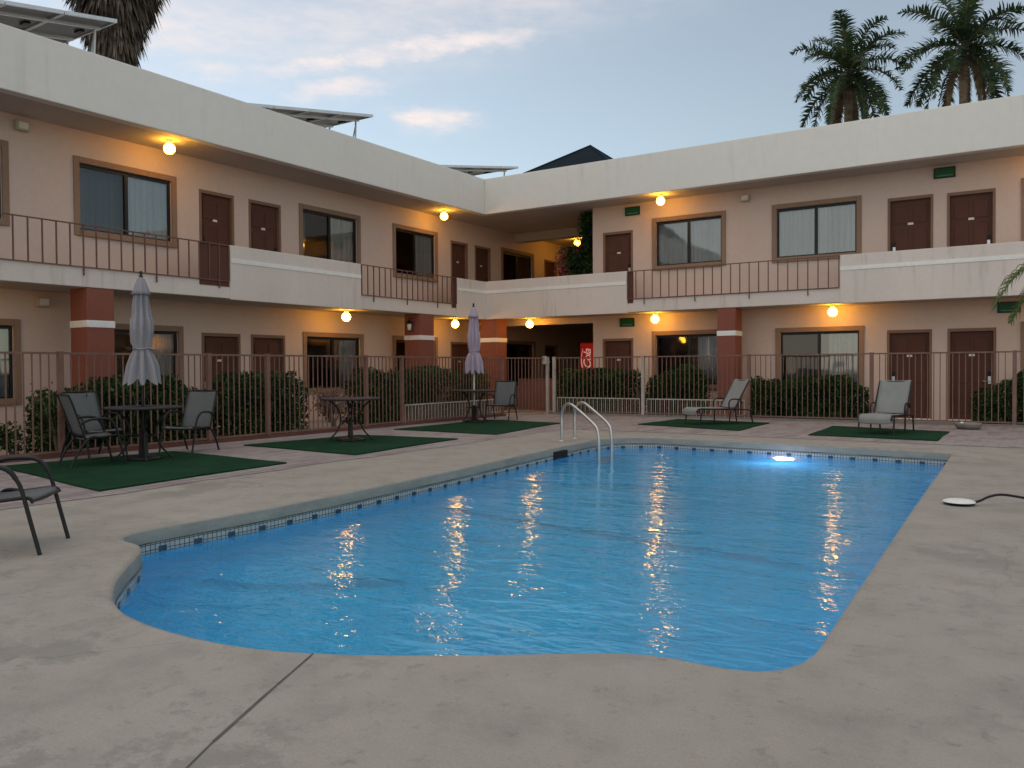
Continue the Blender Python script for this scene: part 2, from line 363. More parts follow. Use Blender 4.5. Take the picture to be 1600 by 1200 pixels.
# stamped paving strips (left of the pool and along the far fence), one sheet 4 mm up
pv = MB(); XP = -9.0; YP = 17.1
def wob(n, f): return [f(i/n, .05*math.sin(i*1.7)+.04*math.sin(i*.6+1)) for i in range(n+1)]
left = wob(30, lambda t, w: (-13.85, -2+t*24.4, .006)); inner = wob(30, lambda t, w: (XP+w-.6*t, -2+t*19.1, .006))
vs = [(-13.85, -2 + i*(YP+2)/30, .006) for i in range(31)] + inner
pv.add(vs, [(i, 31+i, 32+i, i+1) for i in range(30)])
a = [( -13.85, YP, .006), inner[-1], (6, YP-.5, .006), (6, 22.35, .006), (-13.85, 22.35, .006)]
pv.add(a, [(0,1,2,3,4)])
tag(pv.build('paving', 'paving', recalc=False), kind='structure')
# cut joint in the near concrete
jt = MB(); jp = [(-3.16,2.97),(-2.95,2.5),(-2.74,2.05),(-2.62,1.82),(-2.4,1.3),(-2.1,.7)]
for i in range(len(jp)-1):
    (x0,y0),(x1,y1) = jp[i], jp[i+1]; w = .0055 + .002*math.sin(i*2)
    jt.add([(x0-w,y0,.004),(x0+w,y0,.004),(x1+w,y1,.004),(x1-w,y1,.004)], [(0,1,2,3)])
M['joint'] = vary('joint_filler', (.11, .105, .09), .3, 9, .9)
tag(jt.build('expansion_joint', 'joint', recalc=False), kind='structure')
# coping lip, plaster band, grime line, tile, basin
tag(loft([(.075,.0),(.06,.003),(.035,.001),(.016,-.006),(.004,-.02)]).build('deck_edge', 'deck', recalc=False), kind='structure')
tag(loft([(.004,-.02),(.0,-.04),(0,-.10),(0,-.135)]).build('pool_coping', 'coping', recalc=False), kind='structure')
tag(loft([(-.001,-.128),(-.004,-.131),(-.004,-.14),(0,-.143)]).build('grime_line', 'grime', recalc=False), kind='structure')
tl = loft([(-.0,-.135),(-.0,-.30)]); acc = [0]
for i in range(1, NP): acc.append(acc[-1]+math.dist(PO[i-1], PO[i]))
tl.uv = [(acc[i % NP]*S, (v[2])*S) for i, v in enumerate(tl.v)]
tag(tl.build('waterline_tiles', 'tile', recalc=False), kind='structure')
# navy accent tiles every ~0.38 at the waterline
nv = MB(); d = 0; nxt = .2
tot = acc[-1]
def at_len(s):
    import bisect
    i = min(bisect.bisect_right(acc, s)-1, NP-2); t = (s-acc[i])/(acc[i+1]-acc[i]); return (PO[i][0]*(1-t)+PO[i+1][0]*t, PO[i][1]*(1-t)+PO[i+1][1]*t), NRM[i]
s = .2
while s < tot-.2:
    (x0,y0),n0 = at_len(s); (x1,y1),n1 = at_len(s+.085); e = -.004
    nv.add([(x0+n0[0]*e,y0+n0[1]*e,-.262),(x1+n1[0]*e,y1+n1[1]*e,-.262),(x1+n1[0]*e,y1+n1[1]*e,-.178),(x0+n0[0]*e,y0+n0[1]*e,-.178)], [(0,1,2,3)])
    s += .38
tag(nv.build('accent_tiles', 'navy', recalc=False), kind='stuff')
ZB = -1.15
wl = loft([(0,-.28),(0,-.31),(-.0,-.9),(-.08,-1.06),(-.22,ZB)])
fl = off(-.22); tr = geometry.tessellate_polygon([[Vector((x,y,0)) for x,y in fl]]); wl.add([(x,y,ZB) for x,y in fl], tr, True)
tag(wl.build('pool_basin', 'basin'), kind='structure')
bl = MB()
def strip(P, w, z, mb):
    for i in range(len(P)-1):
        a, b = Vector(P[i]), Vector(P[i+1]); t = (b-a).normalized(); n = Vector((t.y,-t.x))*w
        mb.add([(*(a-n),z),(*(a+n),z),(*(b+n),z),(*(b-n),z)], [(0,1,2,3)])
strip([(-6.6,8.6),(-4,8.3),(-1.5,8.0)], .09, ZB+.006, bl); strip([(-6.45,4.75),(-6.0,4.85),(-5.4,5.25),(-4.9,5.7)], .10, ZB+.006, bl)
tag(bl.build('pool_floor_line', 'basinl', recalc=False), kind='structure')
# water surface
wp = off(.0); tr = geometry.tessellate_polygon([[Vector((x,y,0)) for x,y in wp]])
w = MB().add([(x,y,ZW) for x,y in wp], tr)
for i, f in enumerate(w.f):
    a, b, c = [Vector(w.v[k]) for k in f[:3]]
    if (b-a).cross(c-a).z < 0: w.f[i] = tuple(reversed(f))
tag(w.build('water', 'water', recalc=False), kind='structure')

# ------------------------------------------------------------------ the motel building
bld = thing('motel_building', 'two storey L shaped motel building with cream roof band and outdoor galleries', 'building')
def P(w, s, d): return (XW+d, s) if w == 'L' else (s, YW-d)
def lbox(mb, w, s0, s1, d0, d1, z0, z1):
    a = P(w, s0, d0); b = P(w, s1, d1)
    return mb.box(min(a[0],b[0]), max(a[0],b[0]), min(a[1],b[1]), max(a[1],b[1]), z0, z1)
def lbev(mb, w, s0, s1, d0, d1, z0, z1, bv=.01):
    a = P(w, s0, d0); b = P(w, s1, d1)
    return mb.bev(min(a[0],b[0]), max(a[0],b[0]), min(a[1],b[1]), max(a[1],b[1]), z0, z1, bv)
def wall_sheet(mb, w, s0, s1, z0, z1, ops, dep=.16):
    S_ = sorted({s0, s1, *[o[0] for o in ops], *[o[1] for o in ops]}); Z_ = sorted({z0, z1, *[o[2] for o in ops], *[o[3] for o in ops]})
    def q(a, b, z, zz, d0=0, d1=0): pass
    for i in range(len(S_)-1):
        for j in range(len(Z_)-1):
            cs, cz = (S_[i]+S_[i+1])/2, (Z_[j]+Z_[j+1])/2
            if any(o[0] < cs < o[1] and o[2] < cz < o[3] for o in ops): continue
            a = P(w, S_[i], 0); b = P(w, S_[i+1], 0)
            mb.add([(*a, Z_[j]), (*b, Z_[j]), (*b, Z_[j+1]), (*a, Z_[j+1])], [(0,1,2,3)])
    for o in ops:
        a, b, c, d = P(w, o[0], 0), P(w, o[1], 0), P(w, o[0], -dep), P(w, o[1], -dep)
        mb.add([(*a,o[2]),(*b,o[2]),(*d,o[2]),(*c,o[2])], [(0,1,2,3)]); mb.add([(*a,o[3]),(*b,o[3]),(*d,o[3]),(*c,o[3])], [(0,1,2,3)])
        mb.add([(*a,o[2]),(*c,o[2]),(*c,o[3]),(*a,o[3])], [(0,1,2,3)]); mb.add([(*b,o[2]),(*d,o[2]),(*d,o[3]),(*b,o[3])], [(0,1,2,3)])

# openings: (kind, s0, s1, z0, z1, handle side / style)
LU = [('w',2.6,5.1,4.47,5.90,'a'),('w',5.95,8.38,4.47,5.90,'a'),('w',9.95,12.17,4.47,5.90,'s'),('d',12.93,13.95,HF,5.86,-1),('d',14.42,15.48,HF,5.86,1),('w',16.26,18.42,4.47,5.90,'a'),('w',20.14,22.15,4.47,5.90,'a'),
      ('d',23.02,24.0,HF,5.86,-1),('d',24.44,25.42,HF,5.86,1),('w',26.25,28.35,4.47,5.86,'a'),('d',29.3,30.3,HF,5.86,-1)]
LL = [('w',2.6,5.1,.9,2.36,'b'),('w',6.2,8.55,.9,2.36,'b'),('w',10.1,12.3,.9,2.36,'a'),('d',12.95,14.1,0.03,2.36,-1),('d',14.44,15.58,0.03,2.36,1),('w',16.35,18.5,.9,2.36,'b'),('w',20.1,22.1,.9,2.36,'b'),
      ('d',22.97,24.2,0.03,2.36,-1),('w',26.4,28.4,.9,2.36,'b'),('d',29.3,30.3,.03,2.36,-1)]
RU = [('d',-12.24,-11.2,HF,5.76,1),('w',-10.42,-8.33,4.56,5.92,'g'),('w',-6.72,-4.57,4.53,5.92,'g'),('d',-3.79,-2.70,HF,5.88,-1),('d',-2.38,-1.30,HF,5.86,1),('w',-.62,1.6,4.5,5.9,'g'),('w',2.5,4.7,4.5,5.9,'g'),('d',5.4,6.4,HF,5.88,1)]
RL = [('d',-12.27,-11.2,.03,2.36,1),('w',-10.43,-8.3,.9,2.42,'b'),('w',-6.62,-4.5,.9,2.40,'b'),('d',-3.80,-2.72,.03,2.38,-1),('d',-2.36,-1.27,.03,2.38,1),('w',-.62,1.6,.9,2.38,'b'),('w',2.5,4.7,.9,2.38,'b'),('d',5.4,6.4,.03,2.38,1)]
def ops(lst): return [(o[1], o[2], o[3], o[4]) for o in lst]
m = MB(); wall_sheet(m, 'L', Y0, YEND, 0, HS, ops(LL)); wall_sheet(m, 'L', Y0, YEND, HF, HB, ops(LU)); m.build('wall', 'wall', bld, recalc=False)
m = MB(); wall_sheet(m, 'R', X9, XEND, 0, HS, ops(RL)); wall_sheet(m, 'R', X9, XEND, HF, HB, ops(RU))
m.add([(X9,YW,0),(X9,YEND,0),(X9,YEND,HS),(X9,YW,HS)], [(0,1,2,3)]); m.add([(X9,YW,HF),(X9,YEND,HF),(X9,YEND,HB),(X9,YW,HB)], [(0,1,2,3)])
m.build('wall', 'wall', bld, recalc=False)
m = MB()   # closing walls: back, ends, end of the stair recess
m.box(-23,XW,Y0-.15,Y0,0,HT-.6); m.box(-23.15,-23,Y0-.15,YEND+.15,0,HT-.6); m.box(-23,XEND,YEND,YEND+.15,0,HT-.6); m.box(XEND,XEND+.15,YW,YEND+.15,0,HT-.6)
m.build('rear_wall', 'wall', bld)
m = MB()   # dark interior backing a little behind the rooms
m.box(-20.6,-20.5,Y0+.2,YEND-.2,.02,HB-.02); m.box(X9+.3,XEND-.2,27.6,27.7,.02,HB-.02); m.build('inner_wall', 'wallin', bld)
# gallery slab and roof
m = MB(); m.box(XW-5.4,XE,Y0,YE,HS,HF); m.box(XW-5.4,XEND,YE,YEND-.01,HS,HF); m.build('gallery_slab', 'parapet', bld)
m = MB(); m.box(XW+.02,XE-.02,Y0+.02,YE,HF+.0,HF+.012); m.box(XW+.02,XEND,YE,YW-.02,HF,HF+.012); m.build('gallery_floor', 'floor', bld)
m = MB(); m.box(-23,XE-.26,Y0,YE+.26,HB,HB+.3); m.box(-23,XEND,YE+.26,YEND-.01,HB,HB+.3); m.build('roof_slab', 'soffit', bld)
m = MB(); 
m.bev(XE-.26,XE,Y0-.1,YE+.26,HB-.003,HT,.02); m.build('roof_fascia', 'fascia', bld)
m = MB(); m.bev(XE+.001,XEND+.1,YE,YE+.26,HB-.003,HT,.02); m.build('roof_fascia', 'fascia', bld)
# lower soffits share the beige
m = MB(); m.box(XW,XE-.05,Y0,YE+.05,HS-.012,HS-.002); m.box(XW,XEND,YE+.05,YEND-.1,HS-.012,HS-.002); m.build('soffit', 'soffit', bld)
m = MB(); m.box(XW,X9,YW,YW+.25,HS-.215,HS-.014); m.build('header_beam', 'wall', bld)
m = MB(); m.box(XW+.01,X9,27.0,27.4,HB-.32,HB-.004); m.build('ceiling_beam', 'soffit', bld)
# parapets (solid) with white stripe
def parapet(segs):
    m = MB(); st = MB()
    for w, a, b in segs:
        if w == 'L':
            m.bev(XE-.16,XE+.03,a,b,HS-.03,HP,.012); st.box(XE+.028,XE+.042,a+.02,b-.0,3.93,4.03)
        else:
            m.bev(a,b,YE-.03,YE+.16,HS-.03,HP,.012); st.box(a,b-.02,YE-.042,YE-.028,3.93,4.03)
    o = m.build('parapet', 'parapet', bld); st.build('stripe', 'stripe', o)
parapet([('L',Y0,5.2)]); parapet([('L',12.66,17.0)]); parapet([('L',21.38,YE-.032),('R',XE-.16,-10.86)]); parapet([('R',-4.75,XEND)])
# brown gate plates at the parapet ends
for (a,b,w) in ((11.84,12.64,'L'),(21.14,21.36,'L'),(-10.84,-10.66,'R')):
    m = MB()
    if w == 'L': m.box(XE-.02,XE+.012,a,b,HS+.26,HP-.02)
    else: m.box(a,b,YE-.012,YE+.02,HS+.26,HP-.02)
    m.build('rail_plate', 'doorm', bld)
def railing(w, a, b, step, long_at):
    m = MB(); d = .012; n = round((b-a)/step)
    def bar(s0, s1, z0, z1, t=d):
        if w == 'L': m.box(XE-t+.03,XE+t+.03,s0,s1,z0,z1)
        else: m.box(s0,s1,YE-t-.03,YE+t-.03,z0,z1)
    bar(a, b, HP-.03, HP-.005, .014); bar(a, b, HF+.01, HF+.03, .011)
    for i in range(n+1):
        s = a+(b-a)*i/n; bar(s-d, s+d, HF-.15 if i % 6 in long_at else HF+.03, HP-.03)
    m.build('railing', 'rail', bld)
railing('L', 5.2, 12.62, .262, (3,)); railing('L', 17.03, 21.36, .235, (2,)); railing('R', -10.82, -4.78, .262, (2,))
# columns
for (x0,x1,y0,y1) in ((XE-.62,XE-.01,9.25,9.82),(XE-.62,XE-.01,19.57,20.25),(-16.32,-15.66,23.03,23.65),(-8.07,-7.55,23.01,23.6),(1.2,1.75,23.01,23.6),(XE-.62,XE-.01,1.4,2.0)):
    m = MB(); m.bev(x0,x1,y0,y1,0,HS-.013,.015); c = m.build('column', 'column', bld)
    m = MB(); m.bev(x0-.012,x1+.012,y0-.012,y1+.012,2.31,2.45,.01); m.build('band', 'stripe', c)
# doors
def door(w, o):
    _, a, b, z0, z1, hs = o; f = .06
    m = MB(); lbox(m,w,a,a+f,-.10,.018,z0,z1); lbox(m,w,b-f,b,-.10,.018,z0,z1); lbox(m,w,a+f,b-f,-.10,.018,z1-.08,z1); fr = m.build('door', 'doorm', bld)
    # leaf is the door object itself; rebuild mesh as leaf
    A, B, Z = a+f, b-f, z1-.08
    lm = MB(); lbox(lm,w,A,B,-.14,-.075,z0,Z)
    W = B-A; H = Z-z0
    for cx in (.27,.73):
        for (p0,p1) in ((.08,.36),(.42,.68),(.74,.93)):
            lbev(lm,w,A+W*(cx-.17),A+W*(cx+.17),-.08,-.058,z0+H*p0,z0+H*p1,.012)
    t = lm.build('door_tmp', 'doorm', None); fr.data, t.data = t.data, fr.data; t.name = 'door_frame'; t.parent = fr
    t.data.materials.clear(); t.data.materials.append(M['dframe'])
    m = MB(); lbev(m,w,A+W*.43,A+W*.57,-.075,-.066,z0+H*.72,z0+H*.745,.003); m.build('number_plate', 'plate', fr)
    s = A+.09 if hs < 0 else B-.09; dirn = 1 if hs < 0 else -1
    m = MB(); lbev(m,w,s-.035,s+.035,-.075,-.05,z0+.93,z0+1.12,.006); hd = m.build('door_handle', 'chrome', fr)
    p0 = P(w, s, -.03); p1 = P(w, s+dirn*.14, -.025); m = MB(); m.tube([(*P(w,s,-.055),z0+1.0),(*p0,z0+1.0),(*p1,z0+1.0)], .012, 8); m.build('lever', 'chrome', fr)
    m = MB(); lbev(m,w,s-.04,s+.04,-.075,-.045,z0+1.13,z0+1.25,.01); m.build('lock', 'black', fr)
    if z0 < 1:
        m = MB(); lbox(m,w,a+.02,b-.02,-.05,.02,0,.045); m.build('threshold', 'stripe', fr)
def window(w, o):
    _, a, b, z0, z1, st = o; t = .13
    m = MB(); e = .035
    for (s0,s1,q0,q1) in ((a-t,a,z0-t,z1+t),(b,b+t,z0-t,z1+t),(a,b,z1,z1+t),(a,b,z0-t,z0)): lbev(m,w,s0+.001,s1-.001,-.02,e if q1 > z0 else e+.03,q0,q1,.008)
    wn = m.build('window', 'trim', bld)
    m = MB(); mid = (a+b)/2; k = .045
    for (s0,s1,q0,q1,dd) in ((a,a+k,z0,z1,0),(b-k,b,z0,z1,0),(a+k,b-k,z1-.07,z1,0),(a+k,b-k,z0,z0+k,0),(mid-.04,mid+.04,z0+k,z1-.07,.004)): lbox(m,w,s0,s1,-.12,-.05+dd,q0,q1)
    m.build('sash', 'dark', wn)
    def pane(s0, s1, d, mat):
        m = MB(); A, B = P(w,s0,d), P(w,s1,d); m.add([(*A,z0+k),(*B,z0+k),(*B,z1-.07),(*A,z1-.07)], [(0,1,2,3)]); m.build('pane', mat, wn, recalc=False)
    pane(a+k, mid-.04, -.085, 'glass' if st == 'g' else 'screen'); pane(mid+.04, b-k, -.075, 'glass')
    def curtain(s0, s1, d, seed):
        m = MB(); n = max(8, int((s1-s0)/.016)); vs = []; r = random.Random(seed); ph = [r.uniform(0, 6.3) for _ in range(3)]
        for i in range(n+1):
            s = s0+(s1-s0)*i/n; dd = d+.03*math.sin(s*46+ph[0]+1.5*math.sin(s*7+ph[2]))+.018*math.sin(s*83+ph[1]); q = P(w,s,dd)
            vs += [(*q, z0-.05), (*q, z1+.05)]
        m.add(vs, [(2*i,2*i+2,2*i+3,2*i+1) for i in range(n)], True); m.build('curtain', 'curtain', wn, recalc=False)
    if st == 'g': curtain(a-.05, b+.05, -.17, a)
    elif st == 's': curtain(a-.05, mid+.1, -.34, a); curtain(mid-.02, b+.05, -.165, b)
    elif st == 'a': curtain(mid+.0, b+.05, -.165, b); curtain(a-.05, a+.5*(mid-a), -.5, a)
    else: curtain(mid+(b-mid)*(.05+.25*(abs(math.sin(a*7)))), b+.05, -.165, b)
for w, l in (('L',LU),('L',LL),('R',RU),('R',RL)):
    for o in l: (door if o[0] == 'd' else window)(w, o)
# lamp inside the lower left room, seen through the glass
rl = thing('bracket_lamp', 'small lit two armed lamp glowing inside the lower window beside the grey parasol', 'lamp', (-18.3,12.4,2.2))
m = MB(); m.lathe([(.01,.08),(.07,.07),(.09,0),(.07,-.07),(.01,-.08)], 12); m.build('lamp_shade', 'roomlamp', rl)
m = MB(); m.lathe([(.01,.06),(.06,.05),(.08,0),(.06,-.05),(.01,-.06)], 12, .05, .28); m.v = [(x,y,z+.14) for x,y,z in m.v]; m.build('lamp_shade', 'roomlamp', rl)
m = MB(); m.tube([(0,0,.08),(0,.02,.3),(.05,.28,.3),(.05,.28,.2)], .012); m.tube([(0,0,.3),(0,0,.9)], .012); m.build('arm', 'dark', rl)

# ------------------------------------------------------------------ globe ceiling lamps
gl0 = None
def globe(loc, label):
    global gl0
    if gl0 is None:
        gl0 = thing('globe_lamp', label, 'lamp', group='glowing globe lamps under the gallery ceilings')
        m = MB(); m.lathe([(.122*math.sin(math.pi*i/14)+.0005, -.122*math.cos(math.pi*i/14)) for i in range(15)], 24); m.build('globe', 'globe', gl0)
        m = MB(); m.lathe([(.001,.20),(.065,.20),(.065,.145),(.05,.118),(.001,.118)], 20); m.build('base', 'white', gl0)
        o = gl0
    else: o = copy_tree(gl0)
    return place(o, loc, 0, label)
ZU, ZL = HB-.2, HS-.212
for loc, lb in (((-16.63,11.51,ZU),'lit globe lamp on the upper left ceiling above the curtained window'),
    ((-16.73,21.62,ZU),'lit globe lamp on the upper left ceiling nearest the building corner'),
    ((-9.92,23.35,ZU),'lit globe lamp on the upper right ceiling above a wide window'),
    ((-16.0,29.3,ZU),'lit globe lamp glowing through the dark plant in the upper corner recess'),
    ((-16.6,16.97,ZL),'lit globe lamp under the left gallery, leftmost of the ground floor lamps'),
    ((-16.6,22.0,ZL),'lit globe lamp under the left gallery just left of the far closed parasol'),
    ((-14.7,23.6,ZL),'lit globe lamp in front of the dark ground floor recess at the corner'),
    ((-10.22,23.6,ZL),'lit globe lamp on the ground floor between the green sign and red column'),
    ((-5.07,23.6,ZL),'lit globe lamp under the right gallery, rightmost of the ground floor lamps'),
    ((.35,23.45,ZU),'lit globe lamp on the upper right ceiling past the edge of the picture'),
    ((.9,23.6,ZL),'lit globe lamp under the right gallery past the edge of the picture'),
    ((-16.6,6.4,ZL),'lit globe lamp under the left gallery past the edge of the picture')): globe(loc, lb)

# green signs
def sign(s, z, label, group='green signs on the motel walls'):
    t = thing('exit_sign', label, 'sign', (s, YW-.03, z), 0, group)
    m = MB(); m.bev(-.25,.25,-.02,.028,-.135,.135,.006); m.build('sign_frame', 'signf', t)
    m = MB(); m.box(-.225,.225,-.026,-.02,-.11,.11); m.build('panel', 'signd', t)
    m = MB(); m.box(-.17,.19,-.031,-.0265,-.088,-.070); m.build('line', 'signl', t)
sign(-11.2, 6.35, 'green sign above the upper door beside the corner plant'); sign(-2.44, 6.39, 'green sign above and between the two upper right doors')
sign(-11.4, 2.86, 'green sign above the ground floor door nearest the corner recess'); sign(-1.0, 2.87, 'green sign under the right gallery behind the hanging palm frond')
# cream boxes on walls
def wbox(w, s, z, label, nm='emergency_light'):
    p = P(w, s, 0); t = thing(nm, label, 'emergency light', (*p, z), 0 if w == 'R' else R(90), 'cream boxes high on the walls')
    m = MB(); m.bev(-.13,.13,-.14,-.002,-.1,.1,.02); m.build('housing', 'boxc', t)
    m = MB(); m.bev(-.09,.09,-.155,-.141,-.065,.065,.006); m.build('lens', 'plate', t)
wbox('L', 8.75, 6.38, 'cream box high on the upper left wall near the picture edge'); wbox('R', -7.6, 6.33, 'cream box high on the upper wall between two right windows')
wbox('L', 9.1, 2.86, 'cream box under the left gallery beside the nearest red column'); 
# lantern on column
t = thing('wall_lantern', 'small black lantern hanging on the side of the middle red column', 'lantern', (XE-.3,19.42,2.72))
m = MB(); m.lathe([(.001,-.13),(.05,-.12),(.075,.06),(.05,.08)], 6); m.build('glass', 'plate', t)
m = MB(); m.lathe([(.11,.08),(.09,.11),(.03,.18),(.001,.2)], 6); m.tube([(0,0,.18),(0,.02,.26),(0,.14,.24)], .012); m.lathe([(.001,-.16),(.06,-.145),(.06,-.125),(.001,-.12)], 6); m.build('bracket', 'black', t)

# vending machine in the recess
t = thing('vending_machine', 'red drinks vending machine with white vertical script in the dark recess', 'vending machine', (-14.13,27.0,0))
m = MB(); m.bev(-.62,.62,.02,.85,.03,2.36,.03); m.build('cabinet', 'black', t)
fp = MB(); fp.bev(-.50,.60,-.03,.018,.10,2.33,.02); fpo = fp.build('front_panel', 'cabinet', t)
cu = bpy.data.curves.new('script', 'FONT'); cu.body = 'Coca-Cola'; cu.size = .43*S; cu.shear = .35; cu.extrude = .004; cu.align_x = 'CENTER'; cu.space_character = .88
to = bpy.data.objects.new('script_tmp', cu); COL.objects.link(to)
bpy.context.view_layer.update(); me = bpy.data.meshes.new_from_object(to.evaluated_get(bpy.context.evaluated_depsgraph_get())); bpy.data.objects.remove(to)
me.materials.clear(); me.materials.append(M['letter']); lo = bpy.data.objects.new('lettering', me); COL.objects.link(lo); lo.parent = fpo
lo.matrix_local = Matrix.Translation(Vector((-.06,-.045,1.28))*S) @ Matrix(((0,-1,0,0),(0,0,-1,0),(1,0,0,0),(0,0,0,1)))
sw = MB(); sw.tube([(-.40+.05*math.sin(i*.55), -.038, .75+i*.115) for i in range(13)], [.006+.013*math.sin(math.pi*i/12) for i in range(13)], 6); sw.build('swash', 'letter', fpo)

# low wall in the recess
t = thing('low_wall', 'low reddish brown wall behind the gate in the corner recess', 'wall', (-14.3,24.3,0))
m = MB(); m.bev(-1.25,1.35,-.08,.08,0,1.02,.01); m.build('wall_body', 'terr', t); m = MB(); m.bev(-1.27,1.37,-.1,.1,1.021,1.07,.01); m.build('cap', 'terr', t)

# ------------------------------------------------------------------ pool fences
FH = 1.757
def post(par, x, y, mat, w=.042, h=FH-.005):
    m = MB(); m.box(x-w,x+w,y-w,y+w,0,h); m.bev(x-w-.006,x+w+.006,y-w-.006,y+w+.006,h,h+.02,.004); m.build('post', mat, par)
def panel(par, a, b, mat, low=None, name='panel'):
    a = Vector(a); b = Vector(b); L_ = (b-a).length; t = (b-a)/L_; n = Vector((-t.y, t.x)); m = MB()
    def bx(s0, s1, d, z0, z1, mm=m):
        p = [a+t*s0-n*d, a+t*s1-n*d, a+t*s1+n*d, a+t*s0+n*d]
        mm.add([(q.x,q.y,z0) for q in p]+[(q.x,q.y,z1) for q in p], [(0,3,2,1),(4,5,6,7),(0,1,5,4),(1,2,6,5),(2,3,7,6),(3,0,4,7)])
    bx(.0, L_, .020, FH-.035, FH); bx(.0, L_, .018, .085, .12)
    k = max(2, round(L_/.135))
    for i in range(1, k): s = L_*i/k; bx(s-.0095, s+.0095, .0095, .12, FH-.035)
    o = m.build(name, mat, par)
    if low:
        m2 = MB(); bx(.06, L_-.06, .014, .50, .53, m2)
        for i in range(k): s = L_*(i+.5)/k; bx(s-.009, s+.009, .009, .03, .50, m2)
        m2.build('low_rail', low, par)
    return o
XF, YF = -13.88, 22.4
f1 = thing('pool_fence', 'long reddish metal picket fence along the left wing behind the patio tables', 'fence', (XF,20.7,0))
f1.location = (0,0,0)
ys = [-.5,1.5,3.5,5.5,7.5,10.4,11.85,14.83,16.14,20.7]
for i, y in enumerate(ys): post(f1, XF, y, 'fence')
for i in range(len(ys)-1): panel(f1, (XF,ys[i]+.05), (XF,ys[i+1]-.05), 'fence', 'fencew' if i == 8 else None)
m = MB(); m.box(XF-.09,XF+.07,-.5,20.8,0,.07); m.build('kerb', 'kerb', f1)
f2 = thing('pool_fence', 'long metal picket fence along the far right wing behind the loungers', 'fence')
xs = [-13.07,-10.08,-6.98,-3.88,-.81,2.3,5.4]
for x in xs: post(f2, x, YF, 'fencew' if x < -7 else 'fence')
for i in range(len(xs)-1): panel(f2, (xs[i]+.05,YF), (xs[i+1]-.05,YF), 'fence', 'fencew' if i < 2 else None)
m = MB(); m.box(-13.2,5.6,YF-.06,YF+.1,0,.06); m.build('kerb', 'conc', f2)
gt = thing('pool_gate', 'narrow metal picket gate at the corner between the two pool fences', 'gate')
post(gt, -13.30, YF-.02, 'fencew'); panel(gt, (XF+.02,20.80), (-13.33,YF-.1), 'fence', None, 'gate_leaf')
m = MB(); m.bev(-13.40,-13.27,22.24,22.32,1.55,1.80,.01); m.build('latch', 'alu', gt)

# ------------------------------------------------------------------ turf mats
def mat_(quad, label):
    m = MB(); n = 10; cx = sum(q[0] for q in quad)/4; cyy = sum(q[1] for q in quad)/4
    P4 = []
    for i in range(4):
        a, b = quad[i], quad[(i+1) % 4]
        for k in range(n):
            t_ = k/n; e = .025*math.sin(t_*math.pi)*math.sin(i*2+t_*5); P4.append((a[0]+(b[0]-a[0])*t_+e-cx, a[1]+(b[1]-a[1])*t_+e-cyy))
    k = len(P4); z = .022
    m.add([(x,y,z) for x,y in P4], [tuple(range(k))]); m.add([(x,y,0) for x,y in P4]+[(x,y,z) for x,y in P4], [(i,(i+1) % k,k+(i+1) % k,k+i) for i in range(k)])
    o = m.build('turf_mat', 'turf', None, loc=(cx,cyy,.007)); tag(o, label, 'turf mat', 'green artificial turf mats'); return o
mat_([(-13.25,6.2),(-9.53,5.59),(-9.84,8.75),(-12.97,8.96)], 'green turf mat under the near table with two grey chairs')
mat_([(-12.86,10.39),(-9.77,10.17),(-10.13,13.49),(-12.6,13.22)], 'green turf mat under the bare middle table')
mat_([(-13.03,14.86),(-10.07,14.78),(-10.67,18.61),(-13.12,18.79)], 'green turf mat under the far table with the lilac parasol')
mat_([(-8.74,19.08),(-5.9,18.25),(-6.03,21.03),(-8.6,21.43)], 'green turf mat under the left lounger')
mat_([(-4.29,17.75),(-1.88,17.55),(-1.91,19.99),(-4.43,20.61)], 'green turf mat under the right lounger facing the pool')

# ------------------------------------------------------------------ furniture
TZ = .03
def arc(p, n=6):
    """Catmull-Rom through points"""
    P_ = [Vector(q) for q in p]; P_ = [P_[0]*2-P_[1]]+P_+[P_[-1]*2-P_[-2]]; o = []
    for i in range(1, len(P_)-2):
        for k in range(n):
            t = k/n; a, b, c, d = P_[i-1:i+3]
            o.append(.5*((2*b)+(c-a)*t+(2*a-5*b+4*c-d)*t*t+(3*b-a-3*c+d)*t**3))
    o.append(P_[-2]); return o
def sheet(prof, hw, th=.012, bow=0, nx=8):
    """sling: profile in xz swept over y with a small sag"""
    m = MB(); vs = []; n = len(prof)
    for sgn in (1, -1):
        for i, (x, z) in enumerate(prof):
            for j in range(nx+1):
                y = -hw+2*hw*j/nx; sag = bow*(1-(y/hw)**2)
                vs.append((x-sag*.6, y, z-sag+sgn*th/2))
    fs = []; o = n*(nx+1)
    for i in range(n-1):
        for j in range(nx):
            a = i*(nx+1)+j; fs.append((a,a+1,a+nx+2,a+nx+1)); fs.append((o+a,o+a+nx+1,o+a+nx+2,o+a+1))
    for i in range(n-1):
        for j in (0, nx): a = i*(nx+1)+j; fs.append((a,a+nx+1,o+a+nx+1,o+a))
    for j in range(nx):
        for i in (0, n-1): a = i*(nx+1)+j; fs.append((a,a+1,o+a+1,o+a))
    return m.add(vs, fs, True)
